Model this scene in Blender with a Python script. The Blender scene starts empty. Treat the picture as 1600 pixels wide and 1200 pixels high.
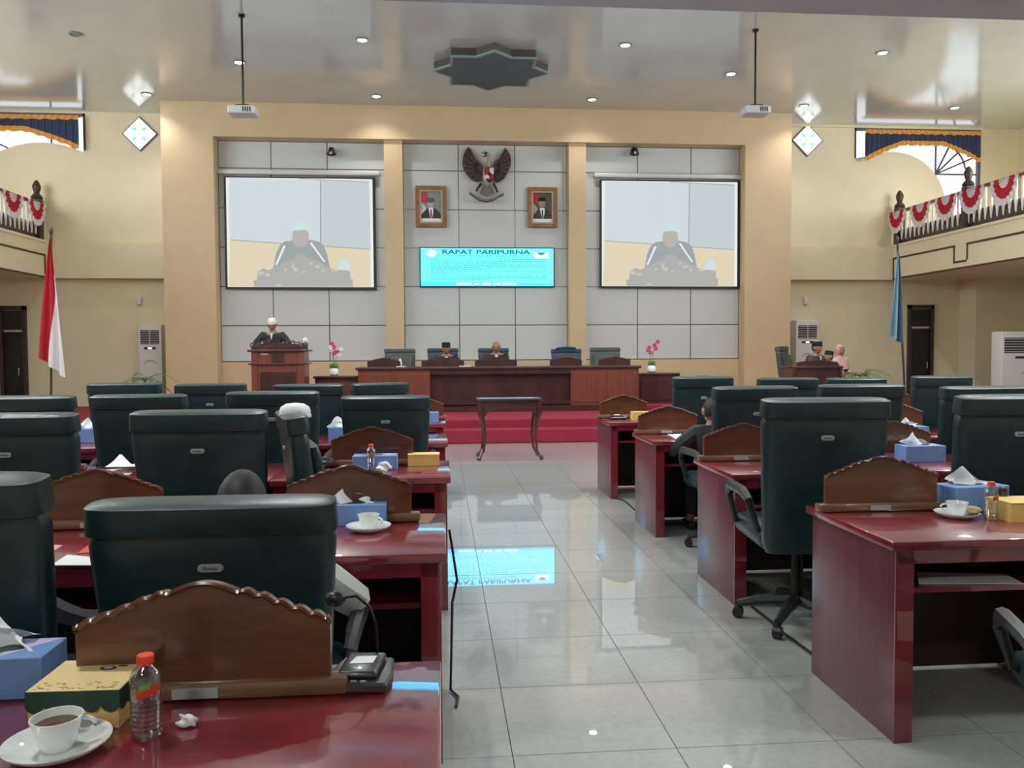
import bpy, bmesh, math, random
from mathutils import Vector, Matrix
random.seed(7)
S = bpy.context.scene
COL = S.collection
PI = math.pi

# ------------------------------------------------------------------ camera
FPX, PITCH, YAW, ROLL, EYE = 1288.5, .0396, .0862, -.0055, 1.4475
_cp, _sp, _cy, _sy = math.cos(PITCH), math.sin(PITCH), math.cos(YAW), math.sin(YAW)
CF = Vector((_sy*_cp, _cy*_cp, -_sp)); _R = Vector((_cy, -_sy, 0)); _U = _R.cross(CF)
CR = _R*math.cos(ROLL) + _U*math.sin(ROLL); CU = _U*math.cos(ROLL) - _R*math.sin(ROLL)
CO = Vector((0, 0, EYE))
cam = bpy.data.cameras.new('camera'); camo = bpy.data.objects.new('camera', cam); COL.objects.link(camo)
camo.matrix_world = Matrix(((CR.x, CU.x, -CF.x, 0), (CR.y, CU.y, -CF.y, 0), (CR.z, CU.z, -CF.z, EYE), (0, 0, 0, 1)))
cam.sensor_width = 36; cam.sensor_fit = 'HORIZONTAL'; cam.lens = FPX*36/1600; cam.clip_start = .02; cam.clip_end = 200
S.camera = camo
def ray(px, py): return CF + CR*((px-800)/FPX) - CU*((py-600)/FPX)
def atY(px, py, Y): d = ray(px, py); return CO + d*(Y/d.y)
def atZ(px, py, z): d = ray(px, py); return CO + d*((z-EYE)/d.z)
def atX(px, py, X): d = ray(px, py); return CO + d*(X/d.x)

# ------------------------------------------------------------------ world, light, exposure
S.view_settings.view_transform = 'Standard'; S.view_settings.look = 'None'
S.view_settings.exposure = 0.6; S.view_settings.gamma = 1; S.view_settings.use_curve_mapping = False
W = bpy.data.worlds.new('world'); S.world = W; W.use_nodes = True
bg = W.node_tree.nodes['Background']; bg.inputs[0].default_value = (.93, .97, 1, 1); bg.inputs[1].default_value = 1.35
def area(name, loc, rot, sx, sy, power, col=(1, 1, 1)):
    l = bpy.data.lights.new(name, 'AREA'); l.shape = 'RECTANGLE'; l.size = sx; l.size_y = sy; l.energy = power; l.color = col
    o = bpy.data.objects.new(name, l); o.location = loc; o.rotation_euler = rot; COL.objects.link(o); return o
# daylight of the tall balcony windows on both long sides
area('left_window_daylight', (-10.7, 8.5, 5.3), (0, -math.radians(80), 0), 2.2, 12, 450, (.94, .985, 1))
area('right_window_daylight', (13.2, 8.5, 5.3), (0, math.radians(80), 0), 2.2, 12, 450, (.94, .985, 1))
def hall_spot(x, y, z, e):
    l = bpy.data.lights.new('unseen_hall_spot', 'SPOT'); l.energy = e; l.spot_size = 2.7; l.spot_blend = .6; l.shadow_soft_size = .12; l.color = (.96, 1, .99)
    o = bpy.data.objects.new('unseen_hall_spot', l); COL.objects.link(o); o.location = (x, y, z)
for _x in (-5.8, -1.24, 3.14, 7.7):
    for _y in (5.2, 8.1, 11.0): hall_spot(_x, _y, 6.55, 185)
for _x in (-5.8, -1.24, 3.14, 7.7):
    for _y in (-.6, 2.2): hall_spot(_x, _y, 2.98, 62)  # unseen spots below the soffit, added as fill for the near rows

# ------------------------------------------------------------------ materials
def mat(name, col, rough=.5, metal=0, emis=None, estr=0, coat=0, noise=0, nscale=8, bump=0, bscale=40, spec=.5, stretch=None, croug=.06, cior=1.5):
    m = bpy.data.materials.new(name); m.use_nodes = True; nt = m.node_tree; b = nt.nodes['Principled BSDF']
    b.inputs['Base Color'].default_value = (*col, 1); b.inputs['Roughness'].default_value = rough
    b.inputs['Metallic'].default_value = metal; b.inputs['Specular IOR Level'].default_value = spec
    b.inputs['Coat Weight'].default_value = coat; b.inputs['Coat Roughness'].default_value = croug; b.inputs['Coat IOR'].default_value = cior
    if emis: b.inputs['Emission Color'].default_value = (*emis, 1); b.inputs['Emission Strength'].default_value = estr
    if noise or bump:
        tc = nt.nodes.new('ShaderNodeTexCoord'); mp = nt.nodes.new('ShaderNodeMapping'); nt.links.new(tc.outputs['Object'], mp.inputs[0])
        if stretch: mp.inputs['Scale'].default_value = stretch
    if noise:
        n = nt.nodes.new('ShaderNodeTexNoise'); n.inputs['Scale'].default_value = nscale; n.inputs['Detail'].default_value = 5
        nt.links.new(mp.outputs[0], n.inputs['Vector'])
        r = nt.nodes.new('ShaderNodeValToRGB'); r.color_ramp.elements[0].position = .3; r.color_ramp.elements[1].position = .7
        r.color_ramp.elements[0].color = (*[c*(1-noise) for c in col], 1); r.color_ramp.elements[1].color = (*[min(1, c*(1+noise)) for c in col], 1)
        nt.links.new(n.outputs['Fac'], r.inputs[0]); nt.links.new(r.outputs[0], b.inputs['Base Color'])
    if bump:
        n = nt.nodes.new('ShaderNodeTexNoise'); n.inputs['Scale'].default_value = bscale; nt.links.new(mp.outputs[0], n.inputs['Vector'])
        bp = nt.nodes.new('ShaderNodeBump'); bp.inputs['Strength'].default_value = bump; bp.inputs['Distance'].default_value = .01
        nt.links.new(n.outputs['Fac'], bp.inputs['Height']); nt.links.new(bp.outputs[0], b.inputs['Normal'])
    return m
def emit(name, col, s=1.0): return mat(name, (.02, .02, .02), .6, emis=col, estr=s, spec=.2)
def glassy(name, tint=(1, 1, 1), gloss=.12):
    m = bpy.data.materials.new(name); m.use_nodes = True; nt = m.node_tree; nt.nodes.clear()
    o = nt.nodes.new('ShaderNodeOutputMaterial'); mx = nt.nodes.new('ShaderNodeMixShader'); t = nt.nodes.new('ShaderNodeBsdfTransparent')
    g = nt.nodes.new('ShaderNodeBsdfGlossy'); t.inputs[0].default_value = (*tint, 1); g.inputs['Roughness'].default_value = .05
    fr = nt.nodes.new('ShaderNodeLayerWeight'); fr.inputs[0].default_value = .3
    ad = nt.nodes.new('ShaderNodeMath'); ad.operation = 'MULTIPLY_ADD'; ad.inputs[1].default_value = .6; ad.inputs[2].default_value = gloss; ad.use_clamp = True
    nt.links.new(fr.outputs['Facing'], ad.inputs[0]); nt.links.new(ad.outputs[0], mx.inputs[0])
    nt.links.new(t.outputs[0], mx.inputs[1]); nt.links.new(g.outputs[0], mx.inputs[2]); nt.links.new(mx.outputs[0], o.inputs[0]); return m
m_cream = mat('cream_plaster', (.78, .70, .50), .55, noise=.03, nscale=2, bump=.05, bscale=60)
m_gold = mat('ochre_paint', (.60, .46, .28), .5, noise=.04, nscale=2, bump=.04, bscale=50)
m_panel = mat('grey_wall_panel', (.57, .595, .60), .45, noise=.05, nscale=60, bump=.05, bscale=120, stretch=(1, 1, 6))
m_joint = mat('joint_metal', (.25, .24, .23), .25, .9)
m_ceil = mat('ceiling_gloss', (.53, .55, .54), .16, spec=.5, coat=.5, croug=.12, noise=.05, nscale=1.2)
m_tile = mat('floor_tile', (.415, .425, .41), .35, spec=.4, coat=1.0, croug=.018, cior=1.75, noise=.08, nscale=30)
m_grout = mat('grout', (.13, .125, .115), .6)
m_maroon = mat('maroon_wood', (.19, .012, .024), .3, coat=1, croug=.03, cior=1.7, noise=.25, nscale=9, stretch=(1, 1, .25))
m_marside = mat('maroon_side_wood', (.105, .026, .036), .35, coat=.35, croug=.15, noise=.18, nscale=30, stretch=(1, 1, .1))
m_dark = mat('dark_wood_inside', (.035, .016, .018), .5, noise=.2)
m_brown = mat('carved_brown_wood', (.11, .035, .014), .25, coat=.7, croug=.08, noise=.35, nscale=6, stretch=(.5, 1, 2), bump=.15, bscale=25)
m_rail = mat('rail_wood', (.19, .10, .06), .25, coat=.5, noise=.2)
m_dwood = mat('dark_stage_wood', (.055, .018, .018), .3, coat=.3, noise=.3, nscale=6, stretch=(1, 1, .2))
m_swood = mat('red_brown_stage_wood', (.17, .045, .03), .35, coat=.25, noise=.25, nscale=8, stretch=(3, 1, .2))
m_leath = mat('dark_green_leather', (.013, .034, .038), .36, coat=.1, croug=.3, noise=.2, nscale=14, bump=.12, bscale=25)
m_leath2 = mat('grey_green_leather', (.05, .06, .058), .4, noise=.2, bump=.2)
m_leath3 = mat('navy_leather', (.02, .035, .06), .4, noise=.2, bump=.2)
m_black = mat('black_plastic', (.015, .016, .017), .35)
m_blackmetal = mat('black_metal', (.02, .02, .02), .35, .6)
m_chrome = mat('brushed_chrome', (.6, .6, .62), .25, 1)
m_badge = mat('badge_metal', (.45, .47, .48), .4, .3)
m_carpet = mat('red_carpet', (.25, .012, .035), .9, noise=.2, nscale=50, bump=.4, bscale=200)
m_white = mat('white_paper', (.8, .8, .8), .7, bump=.1)
m_tissue = mat('white_tissue', (.82, .83, .85), .9, bump=.2, bscale=30)
m_blue = mat('blue_card', (.17, .30, .58), .4, noise=.08, nscale=20)
m_lav = mat('lavender_card', (.55, .5, .7), .35)
m_yellid = mat('cream_yellow_card', (.88, .68, .32), .4, noise=.12, nscale=6)
m_yel = mat('yellow_card', (.78, .52, .17), .5, noise=.08, nscale=10)
m_dgreen = mat('dark_green_card', (.012, .045, .025), .5)
m_porc = mat('white_porcelain', (.84, .86, .84), .12, coat=.6)
m_coffee = mat('coffee', (.1, .05, .03), .1)
m_bread = mat('bread', (.6, .45, .22), .7, bump=.3)
m_redcap = mat('red_plastic', (.85, .06, .02), .35)
m_label = mat('red_label', (.7, .05, .03), .4); m_labelg = mat('green_label', (.1, .4, .08), .4)
m_water = glassy('bottle_plastic', (.93, .95, .96), .13)
m_glass = glassy('window_glass', (.97, .99, 1), .04)
m_iron = mat('window_iron', (.12, .11, .16), .5)
m_red = mat('red_cloth', (.48, .012, .03), .75, bump=.2); m_wcloth = mat('white_cloth', (.75, .70, .74), .75, bump=.15)
m_navy = mat('navy_cloth', (.018, .035, .10), .6, bump=.15); m_fringe = mat('gold_fringe', (.75, .33, .04), .5, bump=.5, bscale=80)
m_sky = mat('light_blue_cloth', (.20, .36, .47), .7, bump=.2); m_skyd = mat('slate_blue_cloth', (.06, .10, .14), .7)
m_balw = mat('white_baluster', (.85, .83, .78), .4)
m_dbrown = mat('dark_brown_paint', (.05, .028, .025), .4)
m_redrail = mat('red_rail_wood', (.16, .012, .025), .3, coat=.3)
m_door = mat('dark_door', (.012, .012, .016), .4)
m_ac = mat('white_ac_plastic', (.66, .66, .65), .35); m_grill = mat('dark_grille', (.04, .04, .045), .5)
m_leaf = mat('palm_leaf', (.10, .19, .05), .5, noise=.3)
m_pink = mat('orchid_pink', (.5, .06, .16), .6)
m_star = mat('ceiling_star_grey', (.07, .068, .065), .5); m_staredge = mat('ceiling_star_edge', (.22, .31, .30), .4)
m_lamp = emit('lamp_glow', (1, .98, 1), 14); m_lampoff = mat('lamp_unlit', (.2, .19, .18), .3)
m_proj = mat('projector_shell', (.5, .5, .5), .4)
m_skin = mat('skin', (.34, .17, .11), .5, noise=.08); m_suit = mat('black_suit', (.022, .02, .025), .7, noise=.2)
m_suitg = mat('dark_grey_batik', (.05, .045, .05), .7, noise=.5, nscale=30); m_hair = mat('black_hair', (.012, .01, .01), .6)
m_shirt = mat('white_shirt', (.6, .62, .6), .7, bump=.1); m_hijab = mat('pink_hijab', (.62, .34, .33), .7, bump=.2)
m_trous = mat('dark_trousers', (.02, .02, .025), .7); m_wcap = mat('white_cap_cloth', (.72, .74, .74), .7, bump=.3, bscale=90)
m_peci = mat('black_velvet_cap', (.008, .008, .009), .85); m_lip = mat('lips', (.30, .10, .09), .5)
m_eagle = mat('eagle_brown', (.115, .07, .06), .45, .2, noise=.3, nscale=15); m_eagled = mat('eagle_dark', (.035, .025, .022), .5)
m_eaglel = mat('eagle_pale_gold', (.42, .36, .28), .4, .2); m_eaglet = mat('eagle_tail', (.20, .18, .16), .5, .2)
m_frame = mat('picture_frame_wood', (.24, .12, .06), .4, noise=.3); m_framei = mat('picture_frame_inner', (.45, .33, .24), .4)
m_soffit = mat('grey_soffit', (.42, .43, .50), .3, coat=.3)
m_conc = mat('mic_shell', (.03, .035, .033), .3, coat=.3)

# ------------------------------------------------------------------ mesh helpers
class M:
    def __init__(s): s.bm = bmesh.new(); s.mi = 0
    def _f(s, vs):
        try: f = s.bm.faces.new(vs); f.material_index = s.mi; return f
        except ValueError: return None
    def box(s, x0, x1, y0, y1, z0, z1, bev=0, seg=2, taper=None):
        v = [s.bm.verts.new((x, y, z)) for z in (z0, z1) for x, y in ((x0, y0), (x1, y0), (x1, y1), (x0, y1))]
        if taper:
            cx, cy = (x0+x1)/2, (y0+y1)/2
            for q in v[4:]: q.co.x = cx+(q.co.x-cx)*taper[0]; q.co.y = cy+(q.co.y-cy)*taper[1]
        fs = [s._f([v[i] for i in q]) for q in ((3, 2, 1, 0), (4, 5, 6, 7), (0, 1, 5, 4), (1, 2, 6, 5), (2, 3, 7, 6), (3, 0, 4, 7))]
        if bev:
            es = list({e for f in fs for e in f.edges})
            bmesh.ops.bevel(s.bm, geom=es, offset=bev, segments=seg, profile=.5, affect='EDGES', clamp_overlap=True)
        return s
    def prism(s, poly, a, b, plane='XZ', bev=0):
        def p(u, w, t): return (u, t, w) if plane == 'XZ' else ((u, w, t) if plane == 'XY' else (t, u, w))
        A = [s.bm.verts.new(p(u, w, a)) for u, w in poly]; B = [s.bm.verts.new(p(u, w, b)) for u, w in poly]
        f1 = s._f(A); f2 = s._f(B[::-1]); n = len(A); sd = [s._f([A[i], B[i], B[(i+1) % n], A[(i+1) % n]]) for i in range(n)]
        fs = [f for f in [f1, f2]+sd if f]
        bmesh.ops.recalc_face_normals(s.bm, faces=fs)
        if bev:
            es = list({e for f in (f1, f2) if f for e in f.edges})
            bmesh.ops.bevel(s.bm, geom=es, offset=bev, segments=1, affect='EDGES', clamp_overlap=True)
        return s
    def tube(s, pts, r, n=8, cap=True):
        pts = [Vector(p) for p in pts]; rs = r if isinstance(r, (list, tuple)) else [r]*len(pts); rings = []
        up = Vector((0, 0, 1))
        for i, p in enumerate(pts):
            d = (pts[min(i+1, len(pts)-1)]-pts[max(i-1, 0)])
            if d.length < 1e-9: d = Vector((0, 0, 1))
            d.normalize(); a = up if abs(d.dot(up)) < .95 else Vector((1, 0, 0)); u = d.cross(a).normalized(); w = d.cross(u)
            rings.append([s.bm.verts.new(p+(u*math.cos(t)+w*math.sin(t))*rs[i]) for t in [2*PI*k/n for k in range(n)]])
        fs = []
        for A, B in zip(rings, rings[1:]):
            for k in range(n): fs.append(s._f([A[k], A[(k+1) % n], B[(k+1) % n], B[k]]))
        if cap: fs += [s._f(rings[0][::-1]), s._f(rings[-1])]
        bmesh.ops.recalc_face_normals(s.bm, faces=[f for f in fs if f]); return s
    def lathe(s, prof, c=(0, 0, 0), n=16, sx=1, sy=1):
        c = Vector(c); rings = []
        for r, z in prof:
            rings.append([s.bm.verts.new(c+Vector((r*sx*math.cos(t), r*sy*math.sin(t), z))) for t in [2*PI*k/n for k in range(n)]] if r > 1e-6 else [s.bm.verts.new(c+Vector((0, 0, z)))])
        fs = []
        for A, B in zip(rings, rings[1:]):
            for k in range(n):
                k2 = (k+1) % n
                if len(A) == 1 and len(B) == 1: continue
                if len(A) == 1: fs.append(s._f([A[0], B[k], B[k2]]))
                elif len(B) == 1: fs.append(s._f([A[k], A[k2], B[0]]))
                else: fs.append(s._f([A[k], A[k2], B[k2], B[k]]))
        if len(rings[0]) > 1: fs.append(s._f(rings[0][::-1]))
        if len(rings[-1]) > 1: fs.append(s._f(rings[-1]))
        bmesh.ops.recalc_face_normals(s.bm, faces=[f for f in fs if f]); return s
    def ball(s, c, r, n=12, m=8):
        rx, ry, rz = r if isinstance(r, (tuple, list)) else (r, r, r)
        return s.lathe([(math.sin(PI*i/m), -rz*math.cos(PI*i/m)) for i in range(m+1)], c, n, rx, ry)
    def grid(s, fn, nu, nv):
        V = [[s.bm.verts.new(fn(i/nu, j/nv)) for j in range(nv+1)] for i in range(nu+1)]
        for i in range(nu):
            for j in range(nv): s._f([V[i][j], V[i+1][j], V[i+1][j+1], V[i][j+1]])
        return s
    def xf(s, mtx): s.bm.transform(mtx); return s
    def me(s, name, ms, smooth=True):
        me = bpy.data.meshes.new(name); s.bm.to_mesh(me); s.bm.free()
        for m in (ms if isinstance(ms, (list, tuple)) else [ms]): me.materials.append(m)
        if smooth:
            for p in me.polygons: p.use_smooth = True
            me.set_sharp_from_angle(angle=math.radians(38))
        return me
    def out(s, name, ms, parent=None, smooth=True, kind=None, loc=None, label=None):
        return link(name, s.me(name, ms, smooth), parent, kind, loc, label)
def link(name, me, parent=None, kind=None, loc=None, label=None):
    o = bpy.data.objects.new(name, me); COL.objects.link(o)
    if parent: o.parent = parent
    if kind: o['kind'] = kind
    if loc is not None: o.location = loc
    if label: o['label'] = label
    return o
def tag(o, label, cat, group=None):
    o['label'] = label; o['category'] = cat
    if group: o['group'] = group
    return o
def thing(name, label, cat, loc=(0, 0, 0), rz=0, group=None, sc=None):
    o = bpy.data.objects.new(name, None); o.empty_display_size = .1; COL.objects.link(o); o.location = loc; o.rotation_euler = (0, 0, rz)
    if sc: o.scale = sc
    return tag(o, label, cat, group)
def struct(name, m, ms, parent=None, smooth=False): return m.out(name, ms, parent, smooth, 'structure')
def dup(root, label, loc=None, rz=None, group=None, sc=None):
    def rec(o, par):
        c = o.copy(); COL.objects.link(c)
        if par: c.parent = par
        for ch in list(KIDS.get(o.name, [])) or list(o.children): rec(ch, c)
        return c
    r = rec(root, None); r['label'] = label
    if loc is not None: r.location = loc
    if rz is not None: r.rotation_euler = (0, 0, rz)
    if group: r['group'] = group
    if sc: r.scale = sc
    return r
KIDS = {}
def text(s, size, ms, name='lettering', parent=None, loc=(0, 0, 0), rot=(PI/2, 0, 0), sx=1, depth=.002, align='CENTER', label=None, bold=0):
    cu = bpy.data.curves.new('t', 'FONT'); cu.body = s; cu.size = size; cu.extrude = depth; cu.align_x = align; cu.align_y = 'CENTER'; cu.resolution_u = 2; cu.offset = bold
    o = bpy.data.objects.new('t', cu); COL.objects.link(o); bpy.context.view_layer.update()
    me = bpy.data.meshes.new_from_object(o.evaluated_get(bpy.context.evaluated_depsgraph_get())); bpy.data.objects.remove(o); bpy.data.curves.remove(cu)
    me.transform(Matrix.Translation(loc) @ Matrix.Rotation(rot[2], 4, 'Z') @ Matrix.Rotation(rot[0], 4, 'X') @ Matrix.Diagonal((sx, 1, 1, 1)))
    me.materials.clear(); me.materials.append(ms); return link(name, me, parent, label=label)
ORD = ['first', 'second', 'third', 'fourth', 'fifth', 'sixth']

# ------------------------------------------------------------------ room shell
ZC = 6.6
XL, XRt = -11.0, 13.6
fl = struct('floor', M().box(XL, XRt, -2, 18.7, -.1, -.012), m_grout)
tiles = []
for i in range(-19, 23):
    for j in range(-8, 17):
        x = .2446+.6*i; y = 2.887+.6*j
        if x < XL or x+.6 > XRt or y > 12.9: continue
        cx, cy = x+.3, y+.3
        ang = math.atan2(cx, cy)-YAW
        vis = cy > 1.2 and abs(math.tan(ang)) < .66 and abs(ang) < 1
        tiles.append((0 if (vis and -.2 < cx < 1.9) else (1 if vis else 2), cy+abs(cx)*.2, x, y))
tiles.sort()
tmes = []
for k in range(8):
    m = M().box(.0018, .5982, .0018, .5982, -.012, 0)
    a, b = random.uniform(-.0005, .0005), random.uniform(-.0004, .0004)
    for v in m.bm.verts:
        if v.co.z > -.001: v.co.z = (v.co.x-.3)*b+(v.co.y-.3)*a
    tmes.append(m.me('tile', m_tile, False))
for t in tiles[:300]: link('tile', random.choice(tmes), fl, loc=(t[2], t[3], 0))
m = M()
for t in tiles[300:]: m.box(t[2]+.0018, t[2]+.5982, t[3]+.0018, t[3]+.5982, -.012, 0)
m.out('tile', m_tile, fl, False, 'stuff')

struct('wall_front', M().box(XL, XRt, -2.2, -2, 0, ZC), m_cream)
struct('ceiling', M().box(XL, XRt, 3.84, 18.7, ZC, ZC+.15), m_ceil)
struct('ceiling_soffit', M().box(XL, XRt, -2, 3.84, 3.04, 3.3), m_soffit).name = 'trim_1'
# side walls with tall balcony window openings
for nm, X0, X1 in (('wall_left', XL-.2, XL), ('wall_right', XRt, XRt+.2)):
    m = M().box(X0, X1, -2, 18.7, 0, 4.3).box(X0, X1, -2, 18.7, 6.3, ZC+.15)
    for y in (-2, 1.6, 5.2, 8.8, 12.4, 16): m.box(X0, X1, y, y+.9 if y < 16 else 18.7, 4.3, 6.3)
    struct(nm, m, m_cream)
n = 0
for X in (XL-.1, XRt+.1):
    for y in (-1.1, 2.5, 6.1, 9.7, 13.3):
        n += 1
        w = struct('window_%d' % n, M().box(X-.04, X+.04, y, y+.07, 4.3, 6.3).box(X-.04, X+.04, y+2.63, y+2.7, 4.3, 6.3).box(X-.04, X+.04, y+1.31, y+1.38, 4.3, 6.3), m_iron)
        M().box(X-.005, X+.005, y+.07, y+1.31, 4.3, 6.3).out('pane', m_glass, w); M().box(X-.005, X+.005, y+1.38, y+2.63, 4.3, 6.3).out('pane', m_glass, w)
# back wall, cream parts, with window holes
def cream_back(nm, x0, x1, wx0, wx1, wz0, wz1, arc, dia):
    Y0, Y1 = 18.5, 18.7
    m = M().box(x0, x1, Y0, Y1, 0, wz0).box(x0, x1, Y0, Y1, wz1, ZC+.1)
    if x0 < wx0: m.box(x0, wx0, Y0, Y1, wz0, wz1)
    m.box(wx1, x1, Y0, Y1, wz0, wz1)
    m.prism(arc, Y0+.002, Y1)
    return struct(nm, m, m_cream)
def arcpts(cx, cz, r, a0, a1, n=16): return [(cx+r*math.cos(a0+(a1-a0)*i/n), cz+r*math.sin(a0+(a1-a0)*i/n)) for i in range(n+1)]
wr0, wr1, wz0, wz1 = 9.57, 12.66, 4.3, 6.56
arcR = [(wr0, wz0), (wr0, 5.86)]+[(9.95, 5.93)]+arcpts(10.5, 4.71, 1.32, math.radians(108), 0)+[(11.82, wz0)]
cream_back('wall_back_right', 7.6, XRt, wr0, wr1, wz0, wz1, arcR, 0)
wl0, wl1 = -10.6, -7.5
arcL = [(wl1, wz0), (wl1, 5.80)]+arcpts(-8.4, 4.04, 1.9, math.radians(64), math.radians(162))+[(-10.207, wz0)]
cream_back('wall_back_left', XL, -5.6, wl0, wl1, wz0, wz1, arcL[::-1], 0)
def fan_window(k, x0, x1, hub, angs):
    w = struct('window_%d' % k, M().box(x0, x0+.06, 18.52, 18.6, wz0, wz1).box(x1-.06, x1, 18.52, 18.6, wz0, wz1).box(x0, x1, 18.52, 18.6, wz1-.05, wz1), m_iron)
    M().box(x0+.06, x1-.06, 18.64, 18.65, wz0, wz1-.05).out('pane', m_glass, w)
    for a, l in angs:
        M().tube([(hub[0], 18.62, hub[1]), (hub[0]+l*math.cos(a), 18.62, hub[1]+l*math.sin(a))], .022, 6).out('muntin', m_iron, w)
    M().tube([(hub[0]+.75*math.cos(a), 18.62, hub[1]+.75*math.sin(a)) for a in [PI*.5-.1*i-.1 for i in range(14)]], .02, 6).out('muntin', m_iron, w)
fan_window(11, wr0, wr1, (11.62, 5.55), [(0, 1.0), (.75, 1.35), (1.1, 1.1), (PI/2, .95), (-PI/2, 1.2), (.4, 1.1)])
fan_window(12, wl0, wl1, (-9.55, 5.2), [(PI, 1), (2.3, 1.5), (PI/2, 1.3), (1.95, 1.3)])
M().tube([(-8.25, 18.62, 5.9), (-8.25, 18.62, 6.5)], .02, 6).out('muntin', m_iron, bpy.data.objects['window_12'])
# band and balcony fascias, balcony slabs
struct('trim_2', M().box(-8.3, -5.66, 18.3, 18.5, 3.05, 3.8), m_cream)
struct('trim_3', M().box(7.68, 10.42, 18.3, 18.5, 3.05, 3.8), m_cream)
struct('trim_4', M().box(7.68, 12.66, 18.44, 18.5, 6.555, 6.6), m_cream)
FX = {'left': -8.3, 'right': 10.42}
def ZigZag(side):
    x = FX[side]; s = -1 if side == 'left' else 1
    a, b = (x-.12, x) if side == 'left' else (x, x+.12)
    f = struct('trim_5' if side == 'left' else 'trim_6', M().box(a, b, 3.9, 18.5, 3.05, 3.84).box(min(x+s*.11, x+s*3.2), max(x+s*.11, x+s*3.2), 3.9, 18.5, 3.052, 3.25)
               .box(min(x-s*.02, x+s*.24), max(x-s*.02, x+s*.24), 3.9, 18.49, 3.79, 3.845), m_cream)
    e = x-s*.012; lo, hi = min(e, x), max(e, x)
    y = 18.28; m = M(); t = .038
    m.box(lo, hi, y-t, y, 3.10, 3.55)
    while y > 5:
        y2 = y-2.25
        m.box(lo, hi, y2, y, 3.55-t, 3.55).box(lo, hi, y2-t, y2, 3.22, 3.55).box(lo, hi, y2-.42, y2, 3.22-t, 3.22).box(lo, hi, y2-.42-t, y2-.42, 3.22, 3.55)
        y = y2-.42
    m.box(lo, hi, 3.9, 18.5, 3.05, 3.05+t)
    m.out('painted_line', m_dbrown, f, label='dark brown painted line' )
for sd in ('left', 'right'): ZigZag(sd)
# wall return right of the right door
struct('wall_right_return', M().box(12.19, XRt, 17.9, 18.5, 0, 3.05), m_cream).name = 'trim_7'
# doors
def door(k, x0, x1, top):
    d = struct('door_%d' % k, M().box(x0, x0+.07, 18.42, 18.5, 0, top).box(x1-.07, x1, 18.42, 18.5, 0, top).box(x0, x1, 18.42, 18.5, top-.08, top), m_dbrown)
    M().box(x0+.07, x1-.07, 18.46, 18.5, .05, top-.55, .01).out('door_leaf', m_door, d)
    M().box(x0+.07, x1-.07, 18.46, 18.49, top-.5, top-.1).out('transom', m_door, d)
    M().tube([(x1-.16, 18.42, 1.0), (x1-.16, 18.42, 1.15)], .012, 6).out('door_handle', m_chrome, d)
door(1, -9.35, -8.8, 2.47); door(2, 10.9, 11.52, 2.48)
door(3, -10.6, -9.7, 2.47)
# gold portal
pg = M().box(-5.66, -4.62, 17.6, 18.7, 0, ZC).box(6.64, 7.68, 17.6, 18.7, 0, ZC).box(-4.62, 6.64, 17.6, 18.7, 5.9, ZC)
pg.box(-1.15, -.765, 17.68, 18, 0, 5.9).box(2.78, 3.15, 17.68, 18, 0, 5.9)
struct('wall_back_portal', pg, m_gold)
struct('baseboard_back', M().box(-4.62, 6.64, 17.88, 18.0, 0, 1.25), m_gold)
wp = struct('wall_back', M().box(-4.62, 6.64, 17.975, 18.2, 0, 5.95), m_joint)
zs = [1.26, 2.02, 2.85, 3.676, 4.5, 5.332, 5.9]
for bay in ((-4.62, -3.53, -2.36, -1.15), (-.765, .417, 1.634, 2.78), (3.15, 4.34, 5.54, 6.64)):
    for a, b in zip(bay, bay[1:]):
        for c, d in zip(zs, zs[1:]):
            M().box(a+.011, b-.011, 17.95, 17.98, c+.011, d-.011, .003, 1).out('wall_panel', m_panel, wp, False)

# ------------------------------------------------------------------ stage
struct('stage_step', M().box(-9.6, 11.6, 12.9, 13.25, 0, .22, .02, 2), m_carpet).name = 'trim_8'
struct('stage_low', M().box(-9.6, 11.6, 13.2, 17.7, 0, .36, .02, 2), m_carpet).name = 'trim_9'
struct('stage_high', M().box(-5.6, 7.6, 14.85, 17.62, .36, .45, .015, 2), m_carpet).name = 'trim_10'

# ------------------------------------------------------------------ ceiling fittings
def downlight(px, py, lit, label):
    p = atZ(px, py, ZC); t = thing('downlight', label, 'light', (p.x, p.y, ZC), 0, 'ceiling downlights')
    M().lathe([(.085, 0), (.105, -.004), (.11, -.014), (.09, -.018), (.075, -.006), (.075, 0)], n=20).out('ring', m_staredge, t)
    M().lathe([(0, -.010), (.074, -.010), (.074, -.002), (0, -.002)], n=20).out('lamp', m_lamp if lit else m_lampoff, t)
    if lit:
        l = bpy.data.lights.new('downlight_beam', 'SPOT'); l.energy = 55; l.spot_size = 2.2; l.spot_blend = .8; l.shadow_soft_size = .06; l.color = (1, .95, .88)
        o = bpy.data.objects.new('downlight_beam', l); COL.objects.link(o); o.location = (p.x, p.y, ZC-.03)
for a in [(566, 62, 1, 'lit downlight in the ceiling, left of the star panel and nearest the camera'), (977, 70, 1, 'lit downlight right of the star panel, nearest the camera'),
          (588, 150, 1, 'lit downlight close to the ochre header, left of the star panel'), (925, 155, 1, 'lit downlight close to the ochre header, right of the star panel'),
          (374, 97, 1, 'lit downlight beside the rod of the left projector'), (1142, 115, 1, 'lit downlight beside the rod of the right projector'),
          (1379, 82, 1, 'lit downlight in the far right bay, above the right balcony edge'), (1256, 165, 1, 'small lit downlight above the right diamond window'),
          (1492, 168, 1, 'lit downlight over the right blue valance'), (229, 147, 1, 'small lit downlight above the left diamond window'), (118, 53, 0, 'unlit downlight in the ceiling over the left balcony')]: downlight(*a)
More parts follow.
